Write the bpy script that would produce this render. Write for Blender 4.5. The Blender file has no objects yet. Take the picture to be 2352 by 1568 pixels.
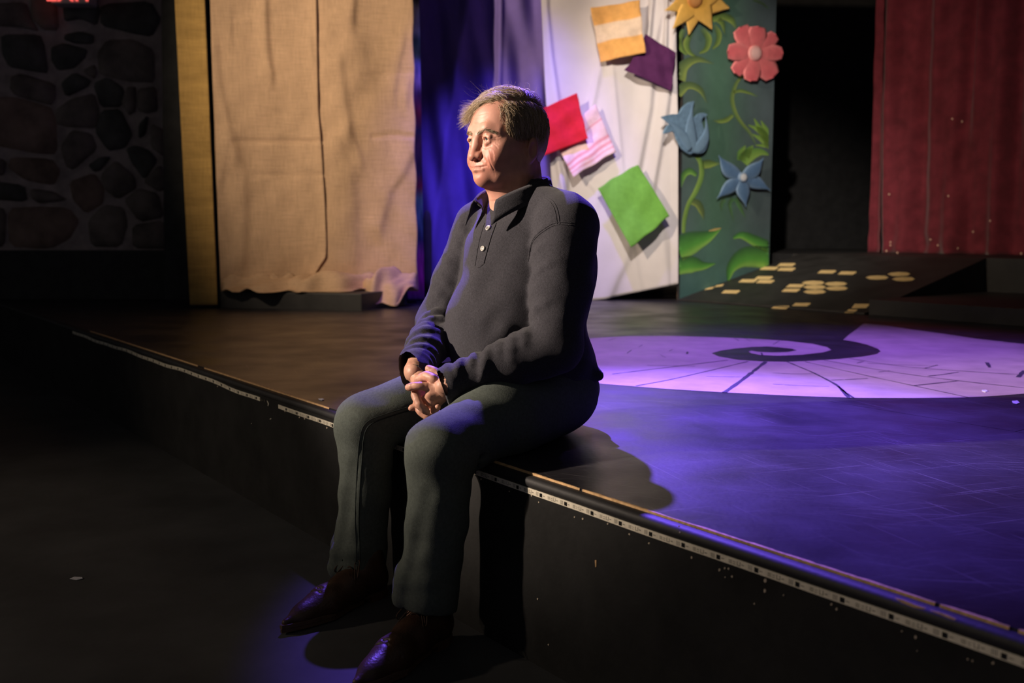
import bpy, bmesh, math, random
import numpy as np
from mathutils import Vector, Matrix
from mathutils.bvhtree import BVHTree

SC = bpy.context.scene
COL = SC.collection
random.seed(7)
RNG = np.random.default_rng(11)

# ------------------------------------------------------------------ camera
FPX = 2287.0
PITCH = math.radians(6.3)
HC = 0.49                                   # lens height above the stage deck (z = 0)
cam_d = bpy.data.cameras.new('camera')
cam = bpy.data.objects.new('camera', cam_d)
COL.objects.link(cam)
cam.location = (0, 0, HC)
cam.rotation_euler = (math.pi / 2 - PITCH, 0, 0)
cam_d.sensor_width = 36.0
cam_d.lens = FPX / 2352 * 36.0
cam_d.clip_start = 0.05
cam_d.dof.use_dof = True
cam_d.dof.focus_distance = 2.33
cam_d.dof.aperture_fstop = 3.8
SC.camera = cam

# ------------------------------------------------------------------ world, lamps, exposure
SC.view_settings.view_transform = 'Standard'
SC.view_settings.look = 'None'
SC.view_settings.gamma = 1.0
SC.view_settings.exposure = 0.0
SC.view_settings.use_curve_mapping = False
world = bpy.data.worlds.new('house')
SC.world = world
world.use_nodes = True
world.node_tree.nodes['Background'].inputs[0].default_value = (0.056, 0.055, 0.057, 1)
world.node_tree.nodes['Background'].inputs[1].default_value = 1.0


def spot(name, loc, aim, col, power, angle, blend=0.4, size=0.06):
    d = bpy.data.lights.new(name, 'SPOT')
    d.color = col
    d.energy = power
    d.spot_size = math.radians(angle)
    d.spot_blend = blend
    d.shadow_soft_size = size
    o = bpy.data.objects.new(name, d)
    COL.objects.link(o)
    o.location = loc
    o.rotation_euler = (Vector(aim) - Vector(loc)).to_track_quat('-Z', 'Y').to_euler()
    return o


# All lamps hang in the theatre's rig or stand at the house side, outside the picture; each one is read from the photograph.
# warm front-of-house spot from the house left: the lit side of the face, the man's black shadow on the deck
spot('front_spot_offscreen', (-5.45, 1.61, 2.48), (-0.02, 2.45, 0.62), (1.0, 0.82, 0.67), 3350, 20, 1.0, 0.07)
# warm front-of-house wash from the same side: the lip of the stage with its tape is lit along its length
spot('front_wash_offscreen', (-5.7, 1.6, 1.95), (0.0, 2.0, 0.0), (1.0, 0.80, 0.60), 165, 62, 0.8, 0.10)
# warm scenery lamp of the front bar: folds and pinned cloths throw their shadows to the right
spot('scenery_spot_offscreen', (-3.0, 2.6, 2.9), (0.2, 7.0, 1.2), (1.0, 0.79, 0.58), 820, 54, 0.9, 0.04)
# warm lamp of the front bar on the garden flat and the ramp
spot('garden_spot_offscreen', (0.3, 2.4, 3.2), (1.45, 7.2, 1.05), (1.0, 0.88, 0.78), 880, 33, 0.9, 0.04)
# blue top lights: shoulder, hair and thigh of the man with his blue shadow; the spiral; the foot of the blue curtain
spot('blue_top_offscreen', (-0.35, 5.0, 3.3), (0.46, 2.60, 0.05), (0.19, 0.10, 1.0), 4900, 29, 1.0, 0.04)
spot('blue_spiral_offscreen', (1.0, 4.4, 3.7), (1.15, 3.75, 0), (0.30, 0.14, 1.0), 980, 54, 1.0, 0.05)
spot('blue_wash_offscreen', (0.15, 5.9, 3.3), (-0.10, 7.4, -0.2), (0.18, 0.11, 1.0), 470, 48, 1.0, 0.06)

# ------------------------------------------------------------------ pixel -> world helpers (frame 2352 x 1568)
CPOS = np.array([0, 0, HC])


def ray(x, y):
    u = (x - 1176) / FPX
    v = -(y - 784) / FPX
    return np.array([u, math.cos(PITCH) + v * math.sin(PITCH), -math.sin(PITCH) + v * math.cos(PITCH)])


def onz(x, y, z=0.0):
    r = ray(x, y)
    return CPOS + r * ((z - HC) / r[2])


def ony(x, y, Y):
    r = ray(x, y)
    return CPOS + r * (Y / r[1])


def onplane(x, y, p, n):
    r = ray(x, y)
    return CPOS + r * (np.dot(np.array(p) - CPOS, n) / np.dot(r, n))


# stage frame: P0 a point of the front edge, LV along the edge, FV out to the house
P0 = np.array([-.063, 2.134, 0.0])
LV = np.array([.589, -.808, 0.0])
FV = np.array([-.808, -.589, 0.0])
UP = np.array([0, 0, 1.0])
PIT = -0.39


def W(a, b, z):
    return P0 + a * LV + b * FV + z * UP


# ------------------------------------------------------------------ object helpers
def link(name, me, mat=None, parent=None):
    o = bpy.data.objects.new(name, me)
    COL.objects.link(o)
    if mat is not None and me is not None and len(me.materials) == 0:
        me.materials.append(mat)
    if parent is not None:
        o.parent = parent
    return o


def mesh(verts, faces, smooth=False, name='mesh'):
    me = bpy.data.meshes.new(name)
    v = np.asarray(verts, dtype=np.float32)
    me.from_pydata(v.tolist() if len(v) < 20000 else list(map(tuple, v)), [], faces)
    if smooth:
        me.polygons.foreach_set('use_smooth', np.ones(len(me.polygons), dtype=bool))
    me.update()
    return me


def mesh_np(verts, quads, smooth=True, cols=None, name='mesh'):
    """fast mesh from numpy quads (or tris)"""
    me = bpy.data.meshes.new(name)
    v = np.ascontiguousarray(verts, dtype=np.float32)
    q = np.ascontiguousarray(quads, dtype=np.int32)
    n = q.shape[1]
    me.vertices.add(len(v))
    me.vertices.foreach_set('co', v.ravel())
    me.loops.add(q.size)
    me.loops.foreach_set('vertex_index', q.ravel())
    me.polygons.add(len(q))
    me.polygons.foreach_set('loop_start', np.arange(0, q.size, n, dtype=np.int32))
    me.update(calc_edges=True)
    me.validate()
    if smooth:
        me.polygons.foreach_set('use_smooth', np.ones(len(me.polygons), dtype=bool))
    if cols is not None:
        setcol(me, cols)
    return me


def setcol(me, cols):
    c = np.ones((len(me.vertices), 4), dtype=np.float32)
    c[:, :3] = cols
    a = me.color_attributes.new('Col', 'FLOAT_COLOR', 'POINT')
    a.data.foreach_set('color', c.ravel())


def empty(name, loc=(0, 0, 0), rz=0.0):
    o = bpy.data.objects.new(name, None)
    COL.objects.link(o)
    o.location = loc
    o.rotation_euler = (0, 0, rz)
    o.empty_display_size = 0.05
    return o


def tag(o, label=None, cat=None, group=None, kind=None):
    if label: o['label'] = label
    if cat: o['category'] = cat
    if group: o['group'] = group
    if kind: o['kind'] = kind
    return o


def boxmesh(o, ex, ey, ez, bevel=0.0):
    """box from corner o along the edge vectors"""
    o, ex, ey, ez = map(np.array, (o, ex, ey, ez))
    v = [o, o + ex, o + ex + ey, o + ey, o + ez, o + ex + ez, o + ex + ey + ez, o + ey + ez]
    f = [(0, 3, 2, 1), (4, 5, 6, 7), (0, 1, 5, 4), (1, 2, 6, 5), (2, 3, 7, 6), (3, 0, 4, 7)]
    bm = bmesh.new()
    bv = [bm.verts.new(p) for p in v]
    for q in f: bm.faces.new([bv[i] for i in q])
    bmesh.ops.recalc_face_normals(bm, faces=bm.faces)
    if bevel:
        bmesh.ops.bevel(bm, geom=bm.edges[:], offset=bevel, segments=2, affect='EDGES', profile=.6)
    me = bpy.data.meshes.new('box')
    bm.to_mesh(me)
    bm.free()
    return me


def prism(pts, nvec, bevel=0.0):
    """closed outline (world points) pushed along nvec"""
    bm = bmesh.new()
    a = [bm.verts.new(p) for p in pts]
    b = [bm.verts.new(np.array(p) + nvec) for p in pts]
    n = len(pts)
    fb = bm.faces.new(b)
    bm.faces.new(a[::-1])
    for i in range(n): bm.faces.new((a[i], a[(i + 1) % n], b[(i + 1) % n], b[i]))
    bmesh.ops.recalc_face_normals(bm, faces=bm.faces)
    if bevel:
        bmesh.ops.bevel(bm, geom=list(fb.edges), offset=bevel, segments=2, affect='EDGES', profile=.5)
    me = bpy.data.meshes.new('prism')
    bm.to_mesh(me)
    bm.free()
    return me


def tubemesh(paths, sides=6, taper=None, closed_ends=True):
    """paths: list of (points, radius) -> one mesh"""
    V, Fq = [], []
    for pts, rad in paths:
        pts = np.asarray(pts, float)
        n = len(pts)
        t = np.gradient(pts, axis=0)
        t /= np.linalg.norm(t, axis=1)[:, None] + 1e-12
        ref = np.array([0.31, 0.22, 0.92])
        s = np.cross(t, ref); s /= np.linalg.norm(s, axis=1)[:, None] + 1e-12
        u = np.cross(s, t)
        r = np.full(n, rad) if np.isscalar(rad) else np.asarray(rad, float)
        base = len(V)
        for i in range(n):
            for k in range(sides):
                an = 2 * math.pi * k / sides
                V.append(pts[i] + r[i] * (math.cos(an) * s[i] + math.sin(an) * u[i]))
        for i in range(n - 1):
            for k in range(sides):
                k2 = (k + 1) % sides
                Fq.append((base + i * sides + k, base + i * sides + k2, base + (i + 1) * sides + k2, base + (i + 1) * sides + k))
        if closed_ends:
            Fq.append(tuple(base + k for k in range(sides))[::-1])
            Fq.append(tuple(base + (n - 1) * sides + k for k in range(sides)))
    return mesh(V, Fq, True)


def gridmesh(P, cols=None, thick=0.0):
    """P (m,n,3) grid of points"""
    m, n = P.shape[:2]
    idx = np.arange(m * n).reshape(m, n)
    q = np.stack([idx[:-1, :-1], idx[:-1, 1:], idx[1:, 1:], idx[1:, :-1]], -1).reshape(-1, 4)
    me = mesh_np(P.reshape(-1, 3), q, True, None if cols is None else np.asarray(cols).reshape(-1, 3))
    return me


def solid(o, t, off=0.0):
    m = o.modifiers.new('thickness', 'SOLIDIFY')
    m.thickness = t
    m.offset = off
    return o


def interp(pts, n):
    """smooth resample (Catmull-Rom) of a polyline to n points"""
    p = np.asarray(pts, float)
    if len(p) == 2:
        t = np.linspace(0, 1, n)[:, None]
        return p[0] * (1 - t) + p[1] * t
    q = np.vstack([2 * p[0] - p[1], p, 2 * p[-1] - p[-2]])
    out = []
    for x in np.linspace(0, len(p) - 1 - 1e-9, n):
        i = int(x); t = x - i
        a, b, c, d = q[i], q[i + 1], q[i + 2], q[i + 3]
        out.append(.5 * (2 * b + (c - a) * t + (2 * a - 5 * b + 4 * c - d) * t * t + (3 * b - a - 3 * c + d) * t ** 3))
    return np.array(out)


# ------------------------------------------------------------------ materials
def nd(nt, t, **kw):
    n = nt.nodes.new(t)
    for k, v in kw.items(): setattr(n, k, v)
    return n


def pm(name, col, rough=.7, var=.25, scale=8.0, bump=0.0, bscale=120.0, spec=.4, metal=0.0, sheen=0.0, attr=False,
       weave=0.0, wscale=350.0, stretch=(1, 1, 1), sss=0.0, detail=6.0, rvar=0.0):
    m = bpy.data.materials.new(name)
    m.use_nodes = True
    nt = m.node_tree
    b = nt.nodes['Principled BSDF']
    tc = nd(nt, 'ShaderNodeTexCoord')
    mp = nd(nt, 'ShaderNodeMapping')
    mp.inputs['Scale'].default_value = stretch
    nt.links.new(tc.outputs['Object'], mp.inputs[0])
    nz = nd(nt, 'ShaderNodeTexNoise')
    nz.inputs['Scale'].default_value = scale
    nz.inputs['Detail'].default_value = detail
    nz.inputs['Roughness'].default_value = .6
    nt.links.new(mp.outputs[0], nz.inputs['Vector'])
    mr = nd(nt, 'ShaderNodeMapRange')
    mr.inputs[1].default_value = .3
    mr.inputs[2].default_value = .7
    mr.inputs[3].default_value = 1 - var
    mr.inputs[4].default_value = 1 + var
    nt.links.new(nz.outputs[0], mr.inputs[0])
    vm = nd(nt, 'ShaderNodeVectorMath', operation='SCALE')
    if attr:
        at = nd(nt, 'ShaderNodeAttribute', attribute_name='Col')
        nt.links.new(at.outputs['Color'], vm.inputs[0])
    else:
        vm.inputs[0].default_value = col
    nt.links.new(mr.outputs[0], vm.inputs['Scale'])
    out = vm.outputs[0]
    height = None
    if weave:
        fs = []
        for sc in ((wscale, wscale, wscale * .05), (wscale * .05, wscale * .05, wscale)):
            m2 = nd(nt, 'ShaderNodeMapping'); m2.inputs['Scale'].default_value = sc
            nt.links.new(tc.outputs['Object'], m2.inputs[0])
            w1 = nd(nt, 'ShaderNodeTexNoise'); w1.inputs['Scale'].default_value = 1.0; w1.inputs['Detail'].default_value = 3
            nt.links.new(m2.outputs[0], w1.inputs['Vector'])
            fs.append(w1)
        ad = nd(nt, 'ShaderNodeMath', operation='ADD')
        nt.links.new(fs[0].outputs[0], ad.inputs[0])
        nt.links.new(fs[1].outputs[0], ad.inputs[1])
        wr = nd(nt, 'ShaderNodeMapRange')
        wr.inputs[1].default_value = .65; wr.inputs[2].default_value = 1.35
        wr.inputs[3].default_value = 1 - weave; wr.inputs[4].default_value = 1 + weave
        nt.links.new(ad.outputs[0], wr.inputs[0])
        v2 = nd(nt, 'ShaderNodeVectorMath', operation='SCALE')
        nt.links.new(out, v2.inputs[0])
        nt.links.new(wr.outputs[0], v2.inputs['Scale'])
        out = v2.outputs[0]
        height = ad.outputs[0]
    nt.links.new(out, b.inputs['Base Color'])
    b.inputs['Roughness'].default_value = rough
    b.inputs['Metallic'].default_value = metal
    b.inputs['Specular IOR Level'].default_value = spec
    if rvar:
        rr = nd(nt, 'ShaderNodeMapRange')
        rr.inputs[1].default_value = .3; rr.inputs[2].default_value = .7
        rr.inputs[3].default_value = rough - rvar; rr.inputs[4].default_value = rough + rvar
        n3 = nd(nt, 'ShaderNodeTexNoise'); n3.inputs['Scale'].default_value = scale * .7; n3.inputs['Detail'].default_value = 8
        nt.links.new(mp.outputs[0], n3.inputs['Vector'])
        nt.links.new(n3.outputs[0], rr.inputs[0])
        nt.links.new(rr.outputs[0], b.inputs['Roughness'])
    if sheen:
        b.inputs['Sheen Weight'].default_value = sheen
        b.inputs['Sheen Roughness'].default_value = .5
    if sss:
        b.inputs['Subsurface Weight'].default_value = sss
        b.inputs['Subsurface Radius'].default_value = (.012, .004, .002)
        b.inputs['Subsurface Scale'].default_value = .6
    if bump:
        bn = nd(nt, 'ShaderNodeTexNoise')
        bn.inputs['Scale'].default_value = bscale
        bn.inputs['Detail'].default_value = 4
        nt.links.new(mp.outputs[0], bn.inputs['Vector'])
        bp = nd(nt, 'ShaderNodeBump')
        bp.inputs['Strength'].default_value = bump
        bp.inputs['Distance'].default_value = .004
        h = bn.outputs[0]
        if height is not None:
            a2 = nd(nt, 'ShaderNodeMath', operation='ADD')
            nt.links.new(h, a2.inputs[0]); nt.links.new(height, a2.inputs[1])
            h = a2.outputs[0]
        nt.links.new(h, bp.inputs['Height'])
        nt.links.new(bp.outputs[0], b.inputs['Normal'])
    return m


def scratches(m, amount, col):
    """fine pale scuffs running several ways over a painted floor"""
    nt = m.node_tree
    b = nt.nodes['Principled BSDF']
    src = b.inputs['Base Color'].links[0].from_socket
    tc = nd(nt, 'ShaderNodeTexCoord')
    tot = None
    for i, (rot, sc) in enumerate(((.15, (2.2, 260, 1)), (.55, (3, 300, 1)), (-.35, (2.5, 220, 1)), (1.25, (3, 260, 1)))):
        mp = nd(nt, 'ShaderNodeMapping')
        mp.inputs['Rotation'].default_value = (0, 0, rot)
        nt.links.new(tc.outputs['Object'], mp.inputs[0])
        mp2 = nd(nt, 'ShaderNodeMapping')
        mp2.inputs['Scale'].default_value = sc
        mp2.inputs['Location'].default_value = (i * 3.1, i * 7.7, 0)
        nt.links.new(mp.outputs[0], mp2.inputs[0])
        nz = nd(nt, 'ShaderNodeTexNoise')
        nz.inputs['Scale'].default_value = 1.0; nz.inputs['Detail'].default_value = 2; nz.inputs['Distortion'].default_value = .35
        nt.links.new(mp2.outputs[0], nz.inputs['Vector'])
        mr = nd(nt, 'ShaderNodeMapRange')
        mr.inputs[1].default_value = .65; mr.inputs[2].default_value = .73
        nt.links.new(nz.outputs[0], mr.inputs[0])
        if tot is None: tot = mr.outputs[0]
        else:
            mx = nd(nt, 'ShaderNodeMath', operation='MAXIMUM')
            nt.links.new(tot, mx.inputs[0]); nt.links.new(mr.outputs[0], mx.inputs[1]); tot = mx.outputs[0]
    n4 = nd(nt, 'ShaderNodeTexNoise'); n4.inputs['Scale'].default_value = 1.6; n4.inputs['Detail'].default_value = 3
    nt.links.new(tc.outputs['Object'], n4.inputs['Vector'])
    m4 = nd(nt, 'ShaderNodeMapRange'); m4.inputs[1].default_value = .42; m4.inputs[2].default_value = .62; m4.inputs[3].default_value = .1; m4.inputs[4].default_value = amount
    nt.links.new(n4.outputs[0], m4.inputs[0])
    ml = nd(nt, 'ShaderNodeMath', operation='MULTIPLY')
    nt.links.new(tot, ml.inputs[0]); nt.links.new(m4.outputs[0], ml.inputs[1])
    mix = nd(nt, 'ShaderNodeMix', data_type='RGBA')
    nt.links.new(ml.outputs[0], mix.inputs[0])
    nt.links.new(src, mix.inputs[6])
    mix.inputs[7].default_value = (*col, 1)
    nt.links.new(mix.outputs[2], b.inputs['Base Color'])


def paint(name, rough=.6, var=.12, scale=14):
    return pm(name, (1, 1, 1), rough, var, scale, attr=True, spec=.3, bump=.12, bscale=60)

# ------------------------------------------------------------------ material library
M = {}
M['pit'] = pm('pit_floor_black', (.058, .058, .059), .9, .35, 3, bump=.2, bscale=40)
M['deck'] = pm('deck_black_paint', (.025, .023, .027), .38, .35, 5, bump=.10, bscale=90, spec=.5, rvar=.10)
M['black'] = pm('black_paint', (.035, .034, .033), .55, .3, 6, bump=.15, bscale=80, spec=.35)
M['fascia'] = pm('fascia_black', (.020, .0195, .019), .8, .35, 7, bump=.25, bscale=60, spec=.25)
M['nosing'] = pm('nosing_vinyl', (.022, .021, .022), .6, .3, 12, bump=.12, bscale=120, spec=.5)
M['drapeblack'] = pm('black_serge', (.06, .06, .06), .95, .2, 10, spec=.1)
M['wallblack'] = pm('wall_black', (.035, .035, .035), .95, .2, 10, spec=.1)
M['rawwood'] = pm('raw_wood', (.80, .50, .24), .7, .3, 90, bump=.4, bscale=200, stretch=(1, 1, 1))
M['spiral'] = pm('spiral_paint', (.43, .32, .30), .5, .16, 7, bump=.12, bscale=70, spec=.35)
M['spiraldark'] = pm('spiral_joint', (.045, .035, .06), .5, .3, 20, spec=.35)
M['yellowbrick'] = pm('yellow_paint', (.95, .70, .32), .6, .12, 25, spec=.3)
M['mortar'] = pm('mortar', (.44, .36, .35), .95, .3, 9, bump=.7, bscale=35)
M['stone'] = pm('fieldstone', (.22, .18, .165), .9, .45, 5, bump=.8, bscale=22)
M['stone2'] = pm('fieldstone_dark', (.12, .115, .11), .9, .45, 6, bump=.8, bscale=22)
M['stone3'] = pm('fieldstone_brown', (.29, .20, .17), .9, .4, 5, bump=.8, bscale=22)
M['led'] = pm('led_tape', (.92, .84, .67), .5, .14, 60, spec=.4)
M['chip'] = pm('led_chip', (.012, .012, .012), .35, .1, 30)
M['print'] = pm('led_print', (.19, .17, .13), .6, .2, 60)
M['flake'] = pm('paint_flake', (.60, .50, .38), .8, .2, 60)
M['signbox'] = pm('sign_plastic', (.75, .72, .66), .4, .05, 10)

scratches(M['deck'], .55, (.22, .20, .22))
scratches(M['spiral'], .5, (.16, .11, .14))
# ------------------------------------------------------------------ setting: pit floor, walls
fl = link('floor', boxmesh((-9, -3, PIT - .1), (16, 0, 0), (0, 14, 0), (0, 0, .1)), M['pit'])
tag(fl, kind='structure')
wb = link('wall_back', boxmesh((-9, 10.6, PIT), (20, 0, 0), (0, .2, 0), (0, 0, 6)), M['wallblack'])
tag(wb, kind='structure')

ce = link('ceiling', boxmesh((-9, .3, 4.5), (20, 0, 0), (0, 10.5, 0), (0, 0, .2)), M['wallblack'])
tag(ce, kind='structure')
wr_o = link('wall_right', boxmesh((7.5, -3, PIT), (.2, 0, 0), (0, 13.6, 0), (0, 0, 6)), M['wallblack'])
tag(wr_o, kind='structure')
# fieldstone wall: mortar core, every stone a child
WY = 7.5
wl = link('wall_left', boxmesh((-7.5, WY + .02, PIT), (5.45, 0, 0), (0, .3, 0), (0, 0, 4.6)), M['mortar'])
tag(wl, kind='structure')
STONES = [
 [(0,205),(230,205),(262,280),(285,435),(180,425),(45,395),(5,310)],
 [(-60,20),(150,10),(180,110),(225,185),(120,160),(-60,150)],
 [(180,-20),(330,-10),(345,180),(250,175),(190,110)],
 [(385,205),(480,185),(560,210),(550,260),(450,260),(380,235)],
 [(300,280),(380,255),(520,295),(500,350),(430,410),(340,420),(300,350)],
 [(580,320),(640,240),(800,235),(920,300),(925,490),(800,490),(600,450)],
 [(360,500),(440,430),(540,480),(520,520),(390,580)],
 [(495,420),(560,385),(580,430),(560,470),(520,450)],
 [(60,460),(120,440),(320,500),(330,590),(290,630),(80,570),(55,520)],
 [(-120,590),(60,580),(290,640),(325,700),(330,920),(200,915),(-120,850)],
 [(555,500),(640,460),(740,530),(720,640),(600,640)],
 [(330,660),(420,590),(560,560),(590,660),(575,770),(400,760),(330,740)],
 [(605,660),(715,655),(790,800),(740,890),(640,900),(565,790)],
 [(760,520),(810,520),(810,660),(770,690),(725,620)],
 [(825,530),(930,520),(940,660),(880,680),(825,660)],
 [(830,750),(885,690),(870,800),(830,830)],
 [(900,740),(980,780),(980,940),(900,880)],
 [(355,880),(420,780),(540,800),(580,890),(430,1020),(390,990)],
 [(60,940),(300,950),(355,1030),(310,1110),(150,1080),(40,1000)],
 [(-110,930),(30,960),(20,1050),(-110,1050)],
 [(750,890),(800,870),(890,900),(940,960),(860,1080),(790,980)],
 [(525,990),(600,940),(660,940),(600,1020),(560,1030)],
 [(600,1050),(690,960),(800,1060),(810,1130),(700,1195),(620,1130)],
 [(-100,1080),(140,1110),(155,1210),(-100,1190)],
 [(180,1130),(320,1150),(400,1200),(230,1220),(190,1190)],
 [(410,1090),(560,1040),(620,1130),(610,1220),(510,1280),(430,1200)],
 [(50,1250),(220,1240),(400,1250),(470,1330),(400,1440),(300,1490),(50,1480)],
 [(-110,1230),(30,1260),(20,1480),(-110,1480)],
 [(520,1320),(620,1230),(740,1250),(760,1340),(720,1480),(540,1480)],
 [(740,1200),(830,1130),(940,1160),(980,1300),(830,1330)],
 [(850,1090),(960,980),(1000,1120),(950,1150)],
 [(790,1350),(980,1320),(1010,1490),(790,1490)],
 [(375,25),(560,10),(600,60),(570,150),(480,110),(380,125)],
 [(610,20),(900,5),(960,120),(900,215),(780,195),(600,150)],
]
DARKST = {0, 3, 4, 6, 10, 12, 15, 20, 21, 23, 32, 33}  # darker stones; the last two take the wall-top shadow into their colour
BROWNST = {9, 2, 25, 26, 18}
rs = random.Random(3)


def stone(poly, mat, depth):
    c = np.mean(poly, axis=0)
    p = []
    n = len(poly)
    for i in range(n):                     # chaikin-rounded outline
        a, b = np.array(poly[i]), np.array(poly[(i + 1) % n])
        p += [a * .86 + b * .14, a * .14 + b * .86]
    p = [c + (q - c) * (1.05 + rs.uniform(-.03, .02)) for q in p]
    pts = [np.array([q[0], WY + .025, q[1]]) for q in p]
    # dome: outline, inner ring, centre
    V = [v for v in pts]
    for k, (s, d) in enumerate(((.93, .55), (.62, .9))):
        for q in p:
            w = c + (q - c) * s
            V.append(np.array([w[0], WY + .025 - depth * d - rs.uniform(0, .006), w[1]]))
    V.append(np.array([c[0], WY + .025 - depth, c[1]]))
    m = len(p)
    Fc = []
    for r in range(2):
        for i in range(m):
            Fc.append((r * m + i, r * m + (i + 1) % m, (r + 1) * m + (i + 1) % m, (r + 1) * m + i))
    for i in range(m): Fc.append((2 * m + i, 2 * m + (i + 1) % m, 3 * m))
    me = mesh(V, Fc, True)
    bm = bmesh.new(); bm.from_mesh(me); bmesh.ops.recalc_face_normals(bm, faces=bm.faces); bm.to_mesh(me); bm.free()
    link('stone', me, mat, wl)


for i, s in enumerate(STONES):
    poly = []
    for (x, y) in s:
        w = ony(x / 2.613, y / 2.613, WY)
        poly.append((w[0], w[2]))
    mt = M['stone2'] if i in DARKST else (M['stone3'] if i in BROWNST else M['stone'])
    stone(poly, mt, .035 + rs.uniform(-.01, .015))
# the wall goes on beyond the frame: rougher courses
def course(x0, x1, z0, z1):
    z = z0
    while z < z1 - .15:
        hh = rs.uniform(.2, .34)
        x = x0 - rs.uniform(0, .2)
        while x < x1 - .1:
            ww = min(rs.uniform(.25, .5), x1 - x)
            g = .02
            j = lambda: rs.uniform(-.025, .025)
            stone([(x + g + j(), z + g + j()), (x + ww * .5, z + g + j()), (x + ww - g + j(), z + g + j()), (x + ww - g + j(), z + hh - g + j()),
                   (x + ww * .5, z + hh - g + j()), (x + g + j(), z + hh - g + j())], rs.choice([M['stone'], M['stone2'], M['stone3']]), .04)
            x += ww
        z += hh
course(-5.6, -3.83, .36, 2.9)
course(-3.75, -2.2, 2.22, 2.9)
bb = link('baseboard_left', boxmesh((-7.5, WY - .22, PIT), (5.45, 0, 0), (0, .22, 0), (0, 0, .35 - PIT), .006), M['drapeblack'])
tag(bb, kind='structure')

# ------------------------------------------------------------------ stage
stage = empty('floor_stage', tuple(P0))
tag(stage, kind='structure')


def part(name, me, mat, root=stage):
    """mesh given in world coordinates, parented to a root that is only translated / z-turned"""
    me.transform(Matrix(root.matrix_basis).inverted())
    return link(name, me, mat, root)


SA0, SA1 = -8.0, 2.6
row = 0
b0 = -.0
SH = 1.22
for r in range(6):
    a = SA0 - (1.22 if r % 2 else 0)
    while a < SA1:
        a2 = min(a + 2.44, SA1)
        aa = max(a, SA0)
        if a2 - aa > .05:
            lo = -(r + 1) * SH
            part('deck_sheet', boxmesh(W(aa + .0012, -r * SH - .0012, -.018), LV * (a2 - aa - .0024), -FV * (SH - .0024), UP * .018), M['deck'])
        a += 2.44
part('deck_frame', boxmesh(W(SA0, -.02, PIT), LV * (SA1 - SA0), -FV * (6 * SH - .02), UP * (-.018 - PIT)), M['drapeblack'])
part('fascia_board', boxmesh(W(SA0, .0170, PIT), LV * (SA1 - SA0), -FV * .024, UP * (-.020 - PIT)), M['fascia'])

# rounded vinyl nosing
prof = [(-.002, -.0036), (.010, -.0040), (.0165, -.0062), (.0195, -.0105), (.0205, -.0160), (.0196, -.0205), (.0180, -.0232), (.0160, -.0240)]
ss = np.linspace(SA0, SA1, 160)
V = []
for s in ss:
    j = .0008 * math.sin(s * 3.1) + .0006 * math.sin(s * 9.7 + 1)
    for (b, z) in prof: V.append(W(s, b + j, z))
k = len(prof)
Fq = [(i * k + j, i * k + j + 1, (i + 1) * k + j + 1, (i + 1) * k + j) for i in range(len(ss) - 1) for j in range(k - 1)]
me = mesh(V, Fq, True)
bm = bmesh.new(); bm.from_mesh(me); bmesh.ops.recalc_face_normals(bm, faces=bm.faces); bm.to_mesh(me); bm.free()
part('edge_nosing', me, M['nosing'])

# worn raw wood line along the top edge: ragged strips with gaps
def edge_a(x, y):
    w = onz(x, y)
    return float((w - P0) @ LV)
def ragged(s0, s1, base, amp, seed):
    r = random.Random(seed)
    n = max(6, int((s1 - s0) / .012))
    V, Fq = [], []
    for i in range(n + 1):
        s = s0 + (s1 - s0) * i / n
        e = min(1, 6 * i / n, 6 * (n - i) / n)
        w = (base + r.uniform(-amp, amp)) * (.25 + .75 * e)
        V += [W(s, -w * .7, .0006), W(s, .0012, .0006), W(s, .0016, -.0036)]
    for i in range(n):
        for j in range(2):
            q = i * 3 + j
            Fq.append((q, q + 3, q + 4, q + 1))
    return mesh(V, Fq)
SEG = [(200, 760, 470, 838, .0030, .0016), (482, 843, 760, 936, .0055, .0014), (1110, 1050, 1345, 1119, .0030, .0020),
       (1352, 1121, 1560, 1183, .0042, .0022), (1560, 1183, 2155, 1382, .0062, .0022), (2165, 1386, 2318, 1440, .0045, .0022),
       (2336, 1448, 2400, 1470, .005, .002)]
for i, (x0, y0, x1, y1, wd, am) in enumerate(SEG):
    part('raw_edge', ragged(edge_a(x0, y0), edge_a(x1, y1), wd, am, i), M['rawwood'])
# chipped patches of the nosing further down its face
def chipped(px, seed):
    r = random.Random(seed)
    pts = [onplane(x, y, W(0, .0205, 0), FV) for (x, y) in px]
    return prism(pts, FV * .0012)
part('nosing_chip', chipped([(2056, 1372), (2075, 1377), (2105, 1389), (2128, 1396), (2122, 1398), (2100, 1394), (2070, 1382)], 1), M['rawwood'])
part('nosing_chip', chipped([(2137, 1400), (2160, 1406), (2180, 1413), (2197, 1421), (2192, 1423), (2165, 1412), (2145, 1404)], 2), M['rawwood'])

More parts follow.
